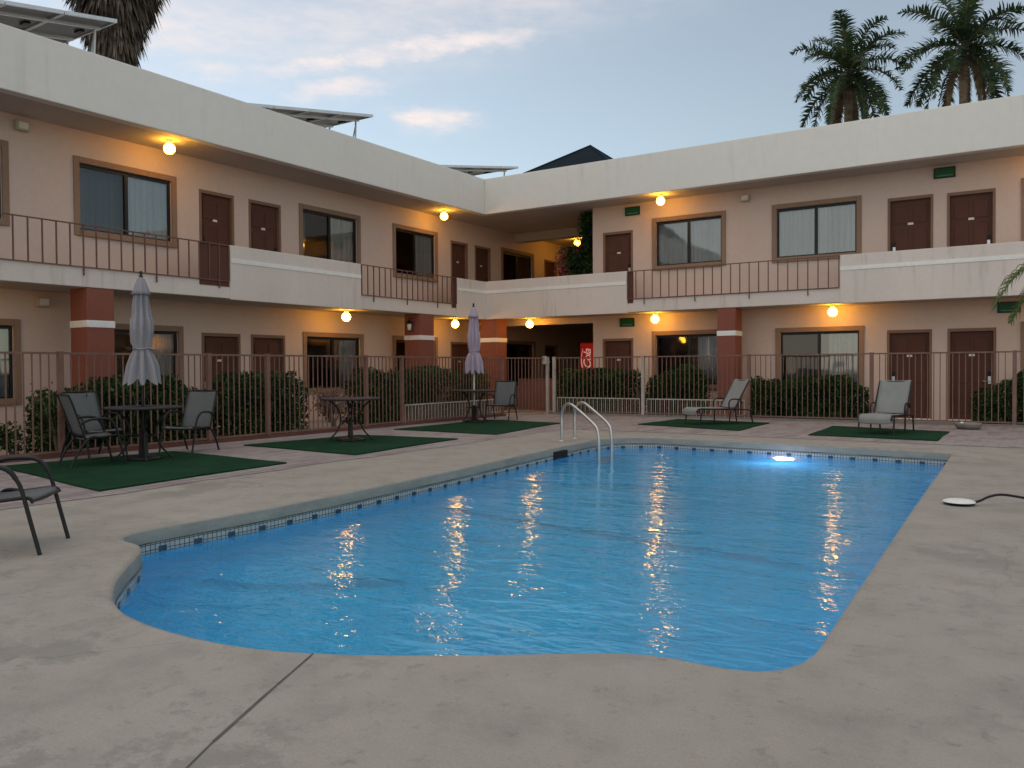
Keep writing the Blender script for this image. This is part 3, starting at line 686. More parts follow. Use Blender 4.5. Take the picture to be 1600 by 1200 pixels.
def make_chair(label, back='sling'):
    t = thing('patio_chair', label, 'chair', group='grey sling patio chairs'); W = .30; r = .017
    seat = [(.30,.42),(.285,.447),(.24,.455),(.1,.437),(-.06,.42),(-.18,.415)]; backp = [(-.19,.43),(-.225,.52),(-.29,.72),(-.36,.92),(-.395,1.02),(-.41,1.055)]
    sheet(seat, W-.02, .012, .02).build('seat', 'sling', t); sheet(backp, W-.02, .012, .015).build('backrest', back, t)
    m = MB()
    for s in (-1, 1):
        m.tube(arc([(.31,s*W,.41),(.26,s*W,.448),(.05,s*W,.43),(-.17,s*W,.41),(-.23,s*W,.52),(-.36,s*W,.92),(-.415,s*W,1.06)]), r*.9, 8)
    m.tube([(.30,-W,.42),(.30,W,.42)], r*.8); m.tube([(-.17,-W,.385),(-.17,W,.385)], r*.8); m.tube(arc([(-.413,-W,1.055),(-.425,-W*.5,1.065),(-.425,W*.5,1.065),(-.413,W,1.055)]), r*.9); m.build('seat_frame', 'tube', t)
    for s in (-1, 1):
        m = MB(); m.tube(arc([(.36,s*(W+.03),0),(.30,s*(W+.03),.25),(.235,s*(W+.03),.52),(.20,s*(W+.03),.60)]), r, 8); m.build('leg', 'tube', t)
        m = MB(); m.tube(arc([(-.40,s*(W+.03),0),(-.30,s*(W+.03),.22),(-.15,s*(W+.025),.42),(.0,s*(W+.02),.43)]), r, 8); m.build('leg', 'tube', t)
        m = MB(); m.tube(arc([(.20,s*(W+.03),.60),(.16,s*(W+.035),.66),(.08,s*(W+.035),.70),(-.10,s*(W+.03),.70),(-.22,s*(W+.02),.66),(-.275,s*W,.60)]), r*1.15, 8); m.build('armrest', 'tube', t)
    return t
ch = make_chair('dark backed sling chair turned away from the camera at the near table')
def face(dx, dy): return math.atan2(dy, dx)
place(ch, (-12.2,7.08,TZ), face(.25,.97))
for loc, f, lb in (((-13.2,7.68,TZ),(.98,.05),'grey sling chair on the fence side of the near table, facing the camera'),
                   ((-12.8,9.16,.007),(.30,-.95),'grey sling chair right of the near table, set on the bare paving'),
                   ((-12.74,18.95,.007),(.25,-.97),'grey sling chair at the far table beside the lilac parasol'),
                   ((-7.18,3.42,0),(.72,.69),'nearest sling chair, cut off by the left edge of the picture')):
    place(copy_tree(ch), loc, face(*f), lb)
def make_table(label):
    t = thing('patio_table', label, 'table', group='round dark patio tables')
    m = MB(); m.lathe([(.03,.80),(.56,.80),(.585,.808),(.59,.822),(.585,.836),(.56,.842),(.03,.842),(.03,.80)], 40); m.build('tabletop', 'table', t)
    for k in range(4):
        a = R(45+90*k); c, s = math.cos(a), math.sin(a)
        m = MB(); m.tube(arc([(.40*c,.40*s,.80),(.24*c,.24*s,.62),(.19*c,.19*s,.40),(.27*c,.27*s,.18),(.44*c,.44*s,.0)]), .016, 8); m.build('leg', 'tube', t)
    m = MB(); m.tube([(.19*math.cos(q*math.pi/12),.19*math.sin(q*math.pi/12),.38) for q in range(24)], .012, 6, closed=True); m.build('ring', 'tube', t)
    return t
tb = make_table('round dark table under the near grey parasol'); place(tb, (-12.2,7.9,TZ), .3)
place(copy_tree(tb), (-11.75,12.1,TZ), .1, 'round dark table without a parasol, middle of the three')
place(copy_tree(tb), (-12.81,17.78,TZ), .6, 'round dark table under the far lilac parasol')
def parasol(loc, label, H, hem, belt, rh, mat, seed, pole='tube', lean=0):
    t = thing('closed_parasol', label, 'parasol', loc, seed, 'closed parasols standing through the tables'); r = random.Random(seed)
    ph = [r.uniform(.75, 1.2) for _ in range(8)]
    def fold(j, rad, z):
        q = (j % 12)/12; k = ph[j//12]; depth = .30 if z > belt+.05 else (.10 if abs(z-belt) < .06 else .34)
        return 1 + depth*(math.cos(2*math.pi*q)*.8 - .1)*k + .05*math.sin(z*9+j)
    top = H-.10; cap = H-.30
    m = MB(); m.lathe([(.02,top),(.055,top-.04),(.115,cap-.02),(.135,cap-.08),(.105,cap-.085)], 96, fold=lambda j, a, z: 1+.10*math.cos(2*math.pi*(j % 12)/12)); vent = m
    prof = [(.085,cap-.04),(.105,cap-.2),(.125,cap-.45),(.145,(cap+belt)/2),(.148,belt+.28),(.135,belt+.1),(.118,belt+.02),(.118,belt-.02),(.15,belt-.12),(.20,(belt+hem)/2),(rh,hem+.03)]
    m = MB(); n = 96; m.lathe(prof, n, fold=fold)
    vs = []; rr, zz = prof[-1]
    base = len(m.v)-n
    for j in range(n):
        x, y, z = m.v[base+j]; q = (j % 12)/12; m.v[base+j] = (x, y, z - .10*(.5+.5*math.cos(2*math.pi*q)) + .03)
    c = m.build('canopy', mat, t, recalc=False); vent.build('vent', mat, c, recalc=False)
    m = MB(); m.tube([(.137*math.cos(q*math.pi/12),.137*math.sin(q*math.pi/12),belt+.012*math.sin(q)) for q in range(24)], .012, 6, closed=True); m.tube([(.13,0,belt),(.20,.01,belt-.015)], .01, 6); m.build('tie_strap', mat, t)
    m = MB(); m.tube([(0,0,.02),(0,0,top)], .024, 12); m.build('pole', pole, t)
    m = MB(); m.lathe([(.001,H),(.02,H-.01),(.028,H-.04),(.015,H-.07),(.035,H-.085),(.02,top-.02)], 14); m.build('finial', 'tube', t)
    m = MB(); m.lathe([(.001,0),(.27,0),(.27,.03),(.22,.05),(.075,.07),(.06,.42),(.03,.44)], 32); m.build('base', 'tube', t)
    return t
parasol((-12.2,7.9,TZ), 'grey closed parasol standing through the near table', 3.0, 1.22, 1.76, .235, 'umb', 1)
parasol((-12.81,17.78,TZ), 'lilac closed parasol standing through the far table', 3.12, 1.30, 1.86, .21, 'umb2', 2, 'polew')
t = thing('parasol_base', 'dark empty parasol base under the middle table', 'parasol base', (-11.75,12.1,TZ)); m = MB(); m.lathe([(.001,0),(.30,0),(.30,.03),(.2,.05),(.05,.06)], 32); m.build('plate', 'tube', t)
m = MB(); m.lathe([(.05,.055),(.045,.33),(.03,.34),(.028,.06)], 16); m.build('sleeve', 'tube', t)

def make_lounger(label):
    t = thing('sun_lounger', label, 'sun lounger', group='grey sling sun loungers'); W = .31; r = .018
    bed = [(.97,.24),(.96,.33),(.90,.392),(.80,.405),(.5,.395),(.2,.39),(-.10,.385)]; back = [(-.13,.41),(-.22,.56),(-.36,.80),(-.47,.99),(-.52,1.07),(-.56,1.09),(-.59,1.06)]
    sheet([(p.x,p.z) for p in arc([(x,0,z) for x,z in bed], 4)], W, .014, .015).build('seat', 'slingl', t)
    sheet([(p.x,p.z) for p in arc([(x,0,z) for x,z in back], 4)], W, .014, .015).build('backrest', 'slingl', t)
    m = MB()
    for s in (-1, 1):
        y = s*(W+.02); m.tube(arc([(.94,y,.30),(.86,y,.385),(.5,y,.375),(-.12,y,.365),(-.62,y,.33)]), r, 8); m.tube(arc([(-.12,y,.38),(-.36,y,.79),(-.53,y,1.06)]), r, 8)
    for x, z in ((.93,.32),(-.62,.33),(.1,.35)): m.tube([(x,-W-.02,z),(x,W+.02,z)], r*.8)
    m.tube([(-.535,-W-.02,1.06),(-.535,W+.02,1.06)], r*.8); m.build('frame', 'tube', t)
    for s in (-1, 1):
        y = s*(W+.035)
        for (a, b) in (((.80,.38),(.88,0)),((-.55,.34),(-.62,0)),((.02,.37),(.05,0))):
            m = MB(); m.tube([(a[0],y,a[1]),(b[0],y,b[1])], r, 8); m.build('leg', 'tube', t)
        m = MB(); m.tube(arc([(.05,y,.37),(.06,y,.52),(.0,y,.60),(-.14,y,.61),(-.27,y,.58),(-.31,y,.50)]), r, 8); m.build('armrest', 'tube', t)
    return t
lg = make_lounger('grey sun lounger turned sideways on the left far turf mat'); place(lg, (-6.95,20.25,TZ), face(-.62,-.78))
place(copy_tree(lg), (-3.0,19.25,TZ), face(-.12,-.99), 'grey sun lounger facing the pool on the right far turf mat')

# pool ladder
t = thing('pool_ladder', 'curved stainless steel pool ladder at the far left end of the pool', 'ladder', (-8.18,14.57,0))
D = Vector((1.145,-.64,0)); 
for oy in (Vector((.03,-.32,0)), Vector((-.03,.32,0))):
    z2 = [(0,0),(0,.3),(.0,.52),(.05,.66),(.15,.73),(.27,.73),(.40,.67),(.65,.53),(.88,.39),(.965,.30),(.995,.15),(1,-.2),(1,-.95)]
    m = MB(); m.tube(arc([tuple(oy+D*u+Vector((0,0,z))) for u, z in z2], 6), .028, 12); h = m.build('handrail', 'chrome', t)
    m = MB(); m.lathe([(.001,.016),(.055,.014),(.06,.0)], 20, oy.x, oy.y); m.build('flange', 'chrome', h)
for z in (-.30,-.60,-.88):
    a = D+Vector((.03,-.32,z)); b = D+Vector((-.03,.32,z)); m = MB(); n = D.normalized()*.05; m.add([a-n,a+n,b+n,b-n,a-n-Vector((0,0,.03)),a+n-Vector((0,0,.03)),b+n-Vector((0,0,.03)),b-n-Vector((0,0,.03))], [(0,3,2,1),(4,5,6,7),(0,1,5,4),(1,2,6,5),(2,3,7,6),(3,0,4,7)]); m.build('step', 'chrome', t)
# skimmer opening
t = thing('skimmer', 'black skimmer opening in the pool wall left of the ladder', 'skimmer', (-7.60,13.2,-.13))
m = MB(); m.bev(-.03,.03,-.26,.26,-.06,.055,.01); m.build('weir', 'black', t); m = MB(); m.bev(.031,.04,-.29,.29,-.085,-.061,.003); m.build('lip', 'dark', t)
# underwater lamp
t = thing('underwater_lamp', 'round glowing white lamp set in the far pool wall below the water', 'pool lamp', (-4.25,15.76,-.66))
m = MB(); m.lathe([(.001,0),(.17,.01),(.18,.02)], 28); m.v = [(x,-z-.03,y) for x,y,z in m.v]; m.build('lens', 'poollamp', t, recalc=False)
m = MB(); m.lathe([(.18,.02),(.34,.02),(.345,.0)], 28); m.v = [(x,-z-.02,y) for x,y,z in m.v]; m.build('rim', 'white', t)  # oversized white ring, added to reflect the lamp as a halo around the lens
# spare pool light unit on deck with cable
t = thing('pool_light_unit', 'round white pool light lying on the deck with a black cable', 'pool light', (-.84,9.74,0))
m = MB(); m.lathe([(.001,.062),(.06,.060),(.12,.052),(.150,.040),(.155,.030)], 40); m.build('cover', 'white', t)
m = MB(); m.lathe([(.155,.030),(.150,.018),(.10,.0),(.001,.0)], 40); m.build('rim', 'black', t)
m = MB(); m.tube(arc([(.13,.02,.03),(.19,.05,.05),(.26,.12,.085),(.36,.24,.10),(.50,.36,.075),(.70,.50,.03),(1.0,.66,.014),(1.5,.85,.014),(2.3,.8,.014),(3.0,1.3,.014)], 8), .013, 8); m.build('cable', 'black', t)
# stone bowl by the fence
t = thing('stone_bowl', 'low grey stone bowl on the paving right of the right lounger', 'bowl', (-1.65,21.2,.007))
m = MB(); m.lathe([(.001,.02),(.20,.0),(.25,.05),(.27,.11),(.26,.14),(.23,.14),(.2,.11),(.001,.09)], 28, fold=lambda j, a, z: 1+.03*math.sin(j*1.9)); m.build('body', 'conc', t)
m = MB(); m.lathe([(.001,.17),(.035,.155),(.04,.12),(.02,.10)], 12, -.12, -.1); m.build('pebble', 'white', t)

# ------------------------------------------------------------------ vegetation
def leaf(m, p, size, r, up_bias=.3, asp=.5):
    d = Vector((r.gauss(0,1), r.gauss(0,1), r.gauss(0,1)+up_bias)).normalized(); a = d.orthogonal().normalized(); a.rotate(Matrix.Rotation(r.uniform(0,6.28), 3, d))
    w = size*asp; p = Vector(p); n = d.cross(a)
    m.add([p-d*size*.5, p+a*w*.5+n*w*.15, p+d*size*.5, p-a*w*.5+n*w*.15], [(0,1,2,3)])
def hedge(x0, x1, y0, y1, h, n, label, seed, mat='hedge', size=.085, prof=None, thin=0):
    r = random.Random(seed); cx, cy_ = (x0+x1)/2, (y0+y1)/2
    t = thing('hedge', label, 'hedge', (cx,cy_,0), 0, 'clipped green hedges behind the pool fence'); m = MB(); hx, hy = (x1-x0)/2, (y1-y0)/2
    lumps = [(r.uniform(-hx,hx), r.uniform(-hy,hy), r.uniform(.15,.95), r.uniform(.18,.40)) for _ in range(int(6+8*max(hx,hy)))]
    L_ = max(hx, hy)
    k = 0; tries = 0
    n = int(n*1.7)
    while k < n and tries < n*12:
        tries += 1
        x, y, z = r.uniform(-1,1), r.uniform(-1,1), r.uniform(0,1)
        u = x if hx > hy else y
        top = (prof(u) if prof else 1)*(1+.05*math.sin(u*L_*5+seed)+.035*math.sin(u*L_*13+seed*2))
        # rounded super-ellipsoid
        q = abs(x)**4 + abs(y)**4 + max(0, (z/top-.35)/.65)**5
        if q > 1+r.uniform(-.05,.18): continue
        px, py, pz = x*hx, y*hy, z*h
        if thin and r.random() < thin*math.exp(-2*pz): continue
        leaf(m, (px,py,.04+pz), size*1.12*r.uniform(.7,1.3), r); k += 1
    m.build('foliage', mat, t, recalc=False)
    m = MB()
    for i in range(int(4+5*L_)):
        bx, by = r.uniform(-hx*.8,hx*.8), r.uniform(-hy*.5,hy*.5); pts = [(bx,by,0)]
        for s in range(4): pts.append((pts[-1][0]+r.uniform(-.1,.1), pts[-1][1]+r.uniform(-.1,.1), pts[-1][2]+h*.2))
        m.tube(pts, [.018,.015,.012,.009,.006], 5)
    m.tube([(-hx*.8,0,.03),(0,.02,.05),(hx*.8,0,.03)] if hx > hy else [(0,-hy*.8,.03),(.02,0,.05),(0,hy*.8,.03)], .02, 5)
    m.build('branches', 'bark', t)
    return t
hedge(-15.35,-14.25,7.5,11.0,1.32,8500,'dark green hedge behind the near table and grey parasol',11,prof=lambda u: .93+.1*math.sin(u*4+1))
hedge(-15.3,-14.2,11.2,13.5,1.36,5500,'dark green hedge left of the pale pinkish shrub',12)
hedge(-15.3,-14.2,15.2,20.9,1.46,12500,'long dark green hedge between the middle table and lilac parasol',13,prof=lambda u: .95+.07*math.cos(u*7))
hedge(-13.3,-10.45,22.62,23.5,1.38,7500,'dark green hedge right of the pool gate below the red machine',14)
hedge(-10.2,-8.35,22.6,23.4,1.50,5500,'dark green hedge rising to a hump below the right wing window',15,prof=lambda u: .80+.2*math.exp(-((u-.45)/.35)**2)*1.2)
hedge(-7.15,-4.05,22.6,23.5,1.15,7500,'low dark green hedge between the two sun loungers',16,prof=lambda u: .95+.08*math.sin(u*5))
hedge(-1.75,1.6,22.65,23.7,1.35,6500,'loose leafy hedge at the right edge of the picture',17,prof=lambda u: .62+.42*min(1,(u+1)*.9))
hedge(2.2,6,22.65,23.7,1.3,4000,'dark green hedge past the right edge of the picture',18)
hedge(-15.2,-14.2,5.3,6.4,.9,1500,'small dark hedge past the left edge of the picture',19)
def shrub(x, y, h, rad, n, label, seed, mat, size=.08, grp=None):
    r = random.Random(seed); t = thing('shrub', label, 'shrub', (x,y,0), 0, grp); m = MB(); br = MB()
    for i in range(9):
        a = r.uniform(0,6.28); e = rad*r.uniform(.4,1); tip = Vector((e*math.cos(a), e*math.sin(a), h*r.uniform(.6,1))); pts = [tip*u+Vector((0,0,.12*math.sin(u*3.1)))*1 for u in (0,.25,.5,.75,1)]
        br.tube(pts, [.016,.013,.01,.008,.005], 5)
        for k in range(n//9):
            u = r.uniform(.35,1.05); p = tip*u+Vector((r.gauss(0,.09),r.gauss(0,.09),r.gauss(0,.08)+.1*math.sin(u*3.1))); leaf(m, p, size*r.uniform(.6,1.3), r)
    br.build('branches', 'bark', t); m.build('foliage', mat, t, recalc=False); return t
shrub(-14.5,14.35,1.0,.62,900,'pale pinkish shrub behind the fence left of the middle table',31,'shrubp',.09)
shrub(-14.4,18.2,.95,.5,420,'pale dry shrub behind the fence left of the lilac parasol',32,'shrubp',.08)
shrub(-14.35,6.95,.55,.35,420,'small green shrub at the foot of the fence on the far left',33,'hedge',.09)
shrub(-14.1,7.55,1.15,.4,500,'thin green shrub behind the fence beside the nearest chairs',35,'hedge',.09)
shrub(-10.3,22.8,.95,.3,260,'pale dry shrub between the two hedges right of the gate',34,'shrubp',.07)
# climbing plant with pink flowers in the upper recess
t = thing('flowering_plant', 'tall dark climbing plant with pink flowers in the upper corner recess', 'plant', (-13.35,24.75,HF+.02))
r = random.Random(5); m = MB(); fl_ = MB()
for i in range(8200):
    z = r.uniform(.4,3.05)
    if z < 2.0: x = r.gauss(-.02,.42)*(1 if z < 1.7 else .75)
    else: x = r.gauss(.38,.16)
    if x < -.85 or x > .7: continue
    leaf(m, (x, r.gauss(0,.2), z), .11*r.uniform(.7,1.3), r)
for cx_, cz_, n_ in ((-.58,1.75,120),(-.50,1.15,150),(-.66,1.45,60),(.0,1.95,40),(-.35,.9,50)):
    for i in range(n_): leaf(fl_, (cx_+r.gauss(0,.10), -.25+r.gauss(0,.12), cz_+r.gauss(0,.13)), .075, r, asp=.8)
m.build('foliage', 'hedge', t, recalc=False); fl_.build('flowers', 'flower', t, recalc=False)
m = MB()
for k in range(5): m.tube(arc([(r.uniform(-.2,.2),r.uniform(-.1,.1),.1),(r.uniform(-.3,.3),0,.9),(r.uniform(-.2,.4),0,1.7),(r.uniform(.2,.5),0,2.7)]), .018, 5)
m.build('stems', 'bark', t); m = MB(); m.lathe([(.001,0),(.24,0),(.32,.34),(.34,.36),(.30,.36),(.001,.30)], 24); m.build('pot', 'terr', t)

def frond(lf, st, base, az, el, length, droop, ll, r, n=46, side_el=.2, hang=.55, lw=.035):
    """pinnate palm frond: arching stalk plus two rows of narrow leaflets"""
    p = Vector(base); d = Vector((math.cos(az)*math.cos(el), math.sin(az)*math.cos(el), math.sin(el))); seg = 14; pts = [p.copy()]; dirs = [d.copy()]
    for i in range(seg):
        d = (d+Vector((0,0,-droop/seg*(0.6+1.2*i/seg)))).normalized(); p = p+d*length/seg; pts.append(p.copy()); dirs.append(d.copy())
    st.tube(pts, [max(.006, .035*(1-i/seg)*length/3) for i in range(seg+1)], 5, cap=False)
    for i in range(n):
        u = .10+.9*i/n; q = u*seg; k = min(int(q), seg-1); f = q-k; c = pts[k].lerp(pts[k+1], f); d = dirs[k]
        sd = d.cross(Vector((0,0,1)));
        if sd.length < .05: sd = Vector((math.sin(az),-math.cos(az),0))
        sd.normalize(); nrm = sd.cross(d); L_ = ll*(math.sin(math.pi*min(1,u*.85+.12))**.6)*r.uniform(.85,1.1)
        for s in (-1, 1):
            v = (sd*s + d*.55 + nrm*r.uniform(-side_el*.5, side_el*1.6)).normalized(); w = d*lw*.5
            m1 = c+v*L_*.5; v2 = (v+Vector((0,0,-hang*r.uniform(.7,1.3)))).normalized(); e = m1+v2*L_*.5
            lf.add([c-w, c+w, m1+w*.9, m1-w*.9, e], [(0,1,2,3),(3,2,4)])
def palm(loc, H, label, seed, nf=24, length=3.6, ll=.75, name='royal_palm', els=None, mat='frond', group=None, tr=.28):
    r = random.Random(seed); t = thing(name, label, 'palm tree', (loc[0],loc[1],0), 0, group); lf = MB(); st = MB(); dd = MB()
    for i in range(nf):
        az = i*2.399+r.uniform(-.3,.3); e = 1.35-1.75*(i/(nf-1))+r.uniform(-.1,.1)
        frond(lf, st, (0,0,H), az, e, length*r.uniform(.85,1.08), 1.15+.4*r.random(), ll, r, lw=.075*length/3.6, n=64, side_el=.75)
    for i in range(6):
        az = i*1.05+r.uniform(-.2,.2); frond(lf, st, (0,0,H-.2), az, -.25+r.uniform(-.2,.2), length*.95, 2.4, ll*.8, r, lw=.09, n=54, hang=.8, side_el=.7)
    for i in range(8):
        az = i*.8+r.uniform(-.2,.2); frond(dd, st, (0,0,H-.5), az, -.6, length*.8, 2.6, ll*.5, r, lw=.11, n=44, hang=.9)
    lf.build('crown', mat, t, recalc=False); dd.build('dry_fronds', 'deadr', t, recalc=False); st.build('stalks', 'deadr' if name == 'royal_palm' else 'bark', t)
    m = MB(); m.lathe([(tr*1.5,0),(tr*1.15,1),(tr,4),(tr*1.12,H*.5),(tr*.9,H-2.2),(tr*.85,H-1.4),(tr*.6,H-.2)], 18); m.build('trunk', 'bark', t)
    m = MB(); m.lathe([(tr*.88,H-2.0),(tr*.98,H-1.6),(tr*.7,H-.4),(tr*.4,H+.4)], 16); m.build('crownshaft', mat, t); return t
palm((-11.9,60), 21.2, 'left palm of the pair rising above the right roof', 41, 19, 4.7, 1.05, group='tall palms behind the right wing')
palm((-5.0,60), 21.5, 'right palm of the pair rising above the right roof', 43, 19, 4.9, 1.05, group='tall palms behind the right wing')
# palm with a skirt of dead leaves behind the left wing
t = thing('fan_palm', 'thick palm trunk shaggy with hanging dead leaves behind the left roof', 'palm tree', (-28,17.2,0)); r = random.Random(9)
H = 18.5; m = MB(); m.lathe([(.7,0),(.55,2),(.5,9),(.6,13),(.5,H)], 20); m.build('trunk', 'bark', t)
m = MB()
for i in range(8000):
    z = r.uniform(9.5,H-1.2); a = r.uniform(0,6.28); R0 = (.78+.12*math.sin(a*3+z)) if z < 12.5 else .80+.46*(z-12.5)*(.85+.25*math.sin(a*4+1)); rad = R0*r.uniform(.72,1.03)
    le = r.uniform(.5,1.3); w = r.uniform(.02,.07); c, s = math.cos(a), math.sin(a); o0 = Vector((c*rad*.75,s*rad*.75,z+le*.5)); o1 = Vector((c*rad+r.gauss(0,.05),s*rad+r.gauss(0,.05),z-le*.5)); tn = Vector((-s,c,0))*w
    m.add([o0-tn*.4,o0+tn*.4,(o0+o1)/2+tn,(o0+o1)/2-tn,o1], [(0,1,2,3),(3,2,4)])
m.build('dead_leaf_skirt', 'dead', t, recalc=False); m = MB()
for i in range(34):
    az = i*2.4; el = r.uniform(-.5,1.2); d = Vector((math.cos(az)*math.cos(el),math.sin(az)*math.cos(el),math.sin(el))); c = Vector((0,0,H))+d*1.3; sd = d.orthogonal().normalized(); s2 = d.cross(sd)
    for k in range(18):
        q = R(-70+140*k/17); v = (d*math.cos(q)+sd*math.sin(q)); e = c+v*1.3+Vector((0,0,-.35)); w = s2*.0+sd.cross(v).cross(v).normalized()*.05; m.add([c-w,c+w,(c+e)/2+w,(c+e)/2-w,e], [(0,1,2,3),(3,2,4)])
m.build('crown', 'frond', t, recalc=False)
# small feathery palm just right of the frame, one frond hanging in
t = thing('feather_palm', 'light green feathery palm frond hanging in at the right edge', 'palm tree', (.85,12.3,0)); r = random.Random(3); lf = MB(); st = MB()
for az, e, l, dr in ((R(195),.55,1.9,1.9),(R(200),.30,1.75,1.7),(R(60),.8,2.2,2.6),(R(20),.5,2.2,2.4),(R(-40),.7,2.2,2.6),(R(-10),.6,2,2.4),(R(40),1.2,1.8,2.2)):
    frond(lf, st, (0,0,2.66), az, e, l, dr, .40, r, n=80, hang=1.1, lw=.022, side_el=.3)
lf.build('crown', 'frondn', t, recalc=False); st.build('stalks', 'frondn', t); m = MB(); m.lathe([(.16,0),(.12,.4),(.095,1.5),(.08,2.68)], 14); m.build('trunk', 'bark', t)

# ------------------------------------------------------------------ solar panel arrays on the left roof
def solar(x1, y1, z1, ln, wd, label):
    """near top corner (x1,y1,z1); slopes down toward -Y, runs toward -X"""
    t = thing('solar_panel_array', label, 'solar panels', (x1,y1,7.0), 0, 'tilted solar panel arrays on the left roof'); a = R(10.5); z = z1-7.0
    def q(u, v, h): return (-u, -v*math.cos(a)+h*math.sin(a)*0, z-v*math.sin(a)+h)
    def slab(m, u0, u1, v0, v1, h0, h1): m.add([q(u,v,h) for h in (h0,h1) for u, v in ((u0,v0),(u1,v0),(u1,v1),(u0,v1))], [(0,3,2,1),(4,5,6,7),(0,1,5,4),(1,2,6,5),(2,3,7,6),(3,0,4,7)])
    n = max(1, round(ln/1.15)); 
    for i in range(n):
        v0 = ln*i/n; m = MB(); slab(m, .0, wd, v0+.02, v0+ln/n-.02, -.0, .03); pn = m.build('panel', 'paneld', t)
        m = MB()
        for (u0,u1,p0,p1) in ((-.012,.03,v0+.01,v0+ln/n-.01),(wd-.03,wd+.012,v0+.01,v0+ln/n-.01),(.03,wd-.03,v0+.01,v0+.04),(.03,wd-.03,v0+ln/n-.04,v0+ln/n-.01)): slab(m,u0,u1,p0,p1,-.035,.04)
        m.build('edge_frame', 'alu', pn); m = MB(); slab(m, wd*.45, wd*.55, v0+.2, v0+.32, -.05, -.005); m.build('junction_box', 'black', pn)
    m = MB(); slab(m, .45,.50,.1,ln-.1,-.09,-.037); slab(m, wd-.5,wd-.45,.1,ln-.1,-.09,-.037); m.build('rail', 'alu', t)
    for u in (.47, wd-.47):
        for v in (.25, ln*.55, ln-.4):
            p = q(u, v, -.08)
            if p[2] < .1: continue
            m = MB(); m.tube([(p[0],p[1]+.02,p[2]),(p[0],p[1]-.06,-.1)], .028, 6); m.tube([(p[0],p[1],p[2]*.9),(p[0]-.5,p[1],-.1)], .018, 5); m.build('strut', 'alu', t)
solar(-16.65, 10.33, 8.82, 4.6, 2.0, 'tilted solar panel array at the top left corner in front of the shaggy palm')
solar(-16.65, 18.2, 8.78, 5.0, 2.0, 'tilted solar panel array in the middle of the left roof')
solar(-16.65, 26.0, 8.82, 4.8, 2.4, 'tilted solar panel array at the far roof corner')

# dark pyramid roofed building behind
t = thing('pavilion', 'building behind the corner showing only its dark pyramid roof', 'building', (-22,41,0))
ap = (.45,0,13.62); b4 = [(-10.4,-4.5,9.4),(6.1,-4.5,9.4),(6.1,5,9.4),(-10.4,5,9.4)]
m = MB(); m.add([ap]+b4, [(0,1,2),(0,2,3),(0,3,4),(0,4,1),(4,3,2,1)]); m.build('roof', 'roofd', t)
m = MB()
for k in range(4): m.tube([ap, b4[k]], .06, 6)
m.lathe([(.10,13.55),(.08,13.64),(.02,13.68)], 10, .45, 0); m.build('ridge_cap', 'roofd', t)
m = MB(); m.box(-10.4,5.5,-4,4.4,0,9.38); m.build('wall', 'wall', t)

# ------------------------------------------------------------------ sky, sun, pool light
SUN_EL, SUN_AZ = R(5), R(-85)     # azimuth measured from +Y toward +X: just set behind the left wing
w = bpy.data.worlds.new('World'); sc.world = w; w.use_nodes = True; nt = w.node_tree; nt.nodes.clear()
out = N(nt, 'ShaderNodeOutputWorld'); bg = N(nt, 'ShaderNodeBackground'); L(nt, bg.outputs[0], out.inputs[0])
sky = N(nt, 'ShaderNodeTexSky', sky_type='NISHITA'); sky.sun_disc = False; sky.sun_elevation = SUN_EL; sky.sun_rotation = SUN_AZ; sky.ozone_density = 2.2; sky.dust_density = .2; sky.air_density = 1.0
tc = N(nt, 'ShaderNodeTexCoord').outputs['Generated']
ZEN = 1.8
CLOUD = (2.15, 2.12, 2.25); PINK = (2.95, 2.62, 2.52)
sep = N(nt, 'ShaderNodeSeparateXYZ'); L(nt, tc, sep.inputs[0])
zz = N(nt, 'ShaderNodeMath', operation='ADD'); L(nt, sep.outputs[2], zz.inputs[0]); zz.inputs[1].default_value = .12
dv = N(nt, 'ShaderNodeVectorMath', operation='DIVIDE'); L(nt, tc, dv.inputs[0]); cb = N(nt, 'ShaderNodeCombineXYZ')
for i in range(3): L(nt, zz.outputs[0], cb.inputs[i])
L(nt, cb.outputs[0], dv.inputs[1])
lat = N(nt, 'ShaderNodeVectorMath', operation='DOT_PRODUCT'); L(nt, tc, lat.inputs[0]); lat.inputs[1].default_value = (cy, sy, 0)
AZ = N(nt, 'ShaderNodeMath', operation='ARCTAN2'); L(nt, sep.outputs[0], AZ.inputs[0]); L(nt, sep.outputs[1], AZ.inputs[1])
EL = N(nt, 'ShaderNodeMath', operation='ARCSINE'); L(nt, sep.outputs[2], EL.inputs[0])
def mth(op, a, b=None, c=None):
    n = N(nt, 'ShaderNodeMath', operation=op)
    for i, v in enumerate((a, b, c)):
        if v is None: continue
        if isinstance(v, (int, float)): n.inputs[i].default_value = v
        else: L(nt, v, n.inputs[i])
    return n.outputs[0]
wn = noise(nt, tc, 7, 6, .62, (1, 1, 2.6)); wf = noise(nt, tc, 26, 4, .6, (1, 1, 3)); ws = N(nt, 'ShaderNodeSeparateColor'); L(nt, wn.outputs['Color'], ws.inputs[0])
du = mth('MULTIPLY_ADD', ws.outputs[0], .22, -.11); dv2 = mth('MULTIPLY_ADD', ws.outputs[1], .07, -.035)
U = mth('ADD', AZ.outputs[0], du); V = mth('ADD', EL.outputs[0], dv2)
acc_ = None
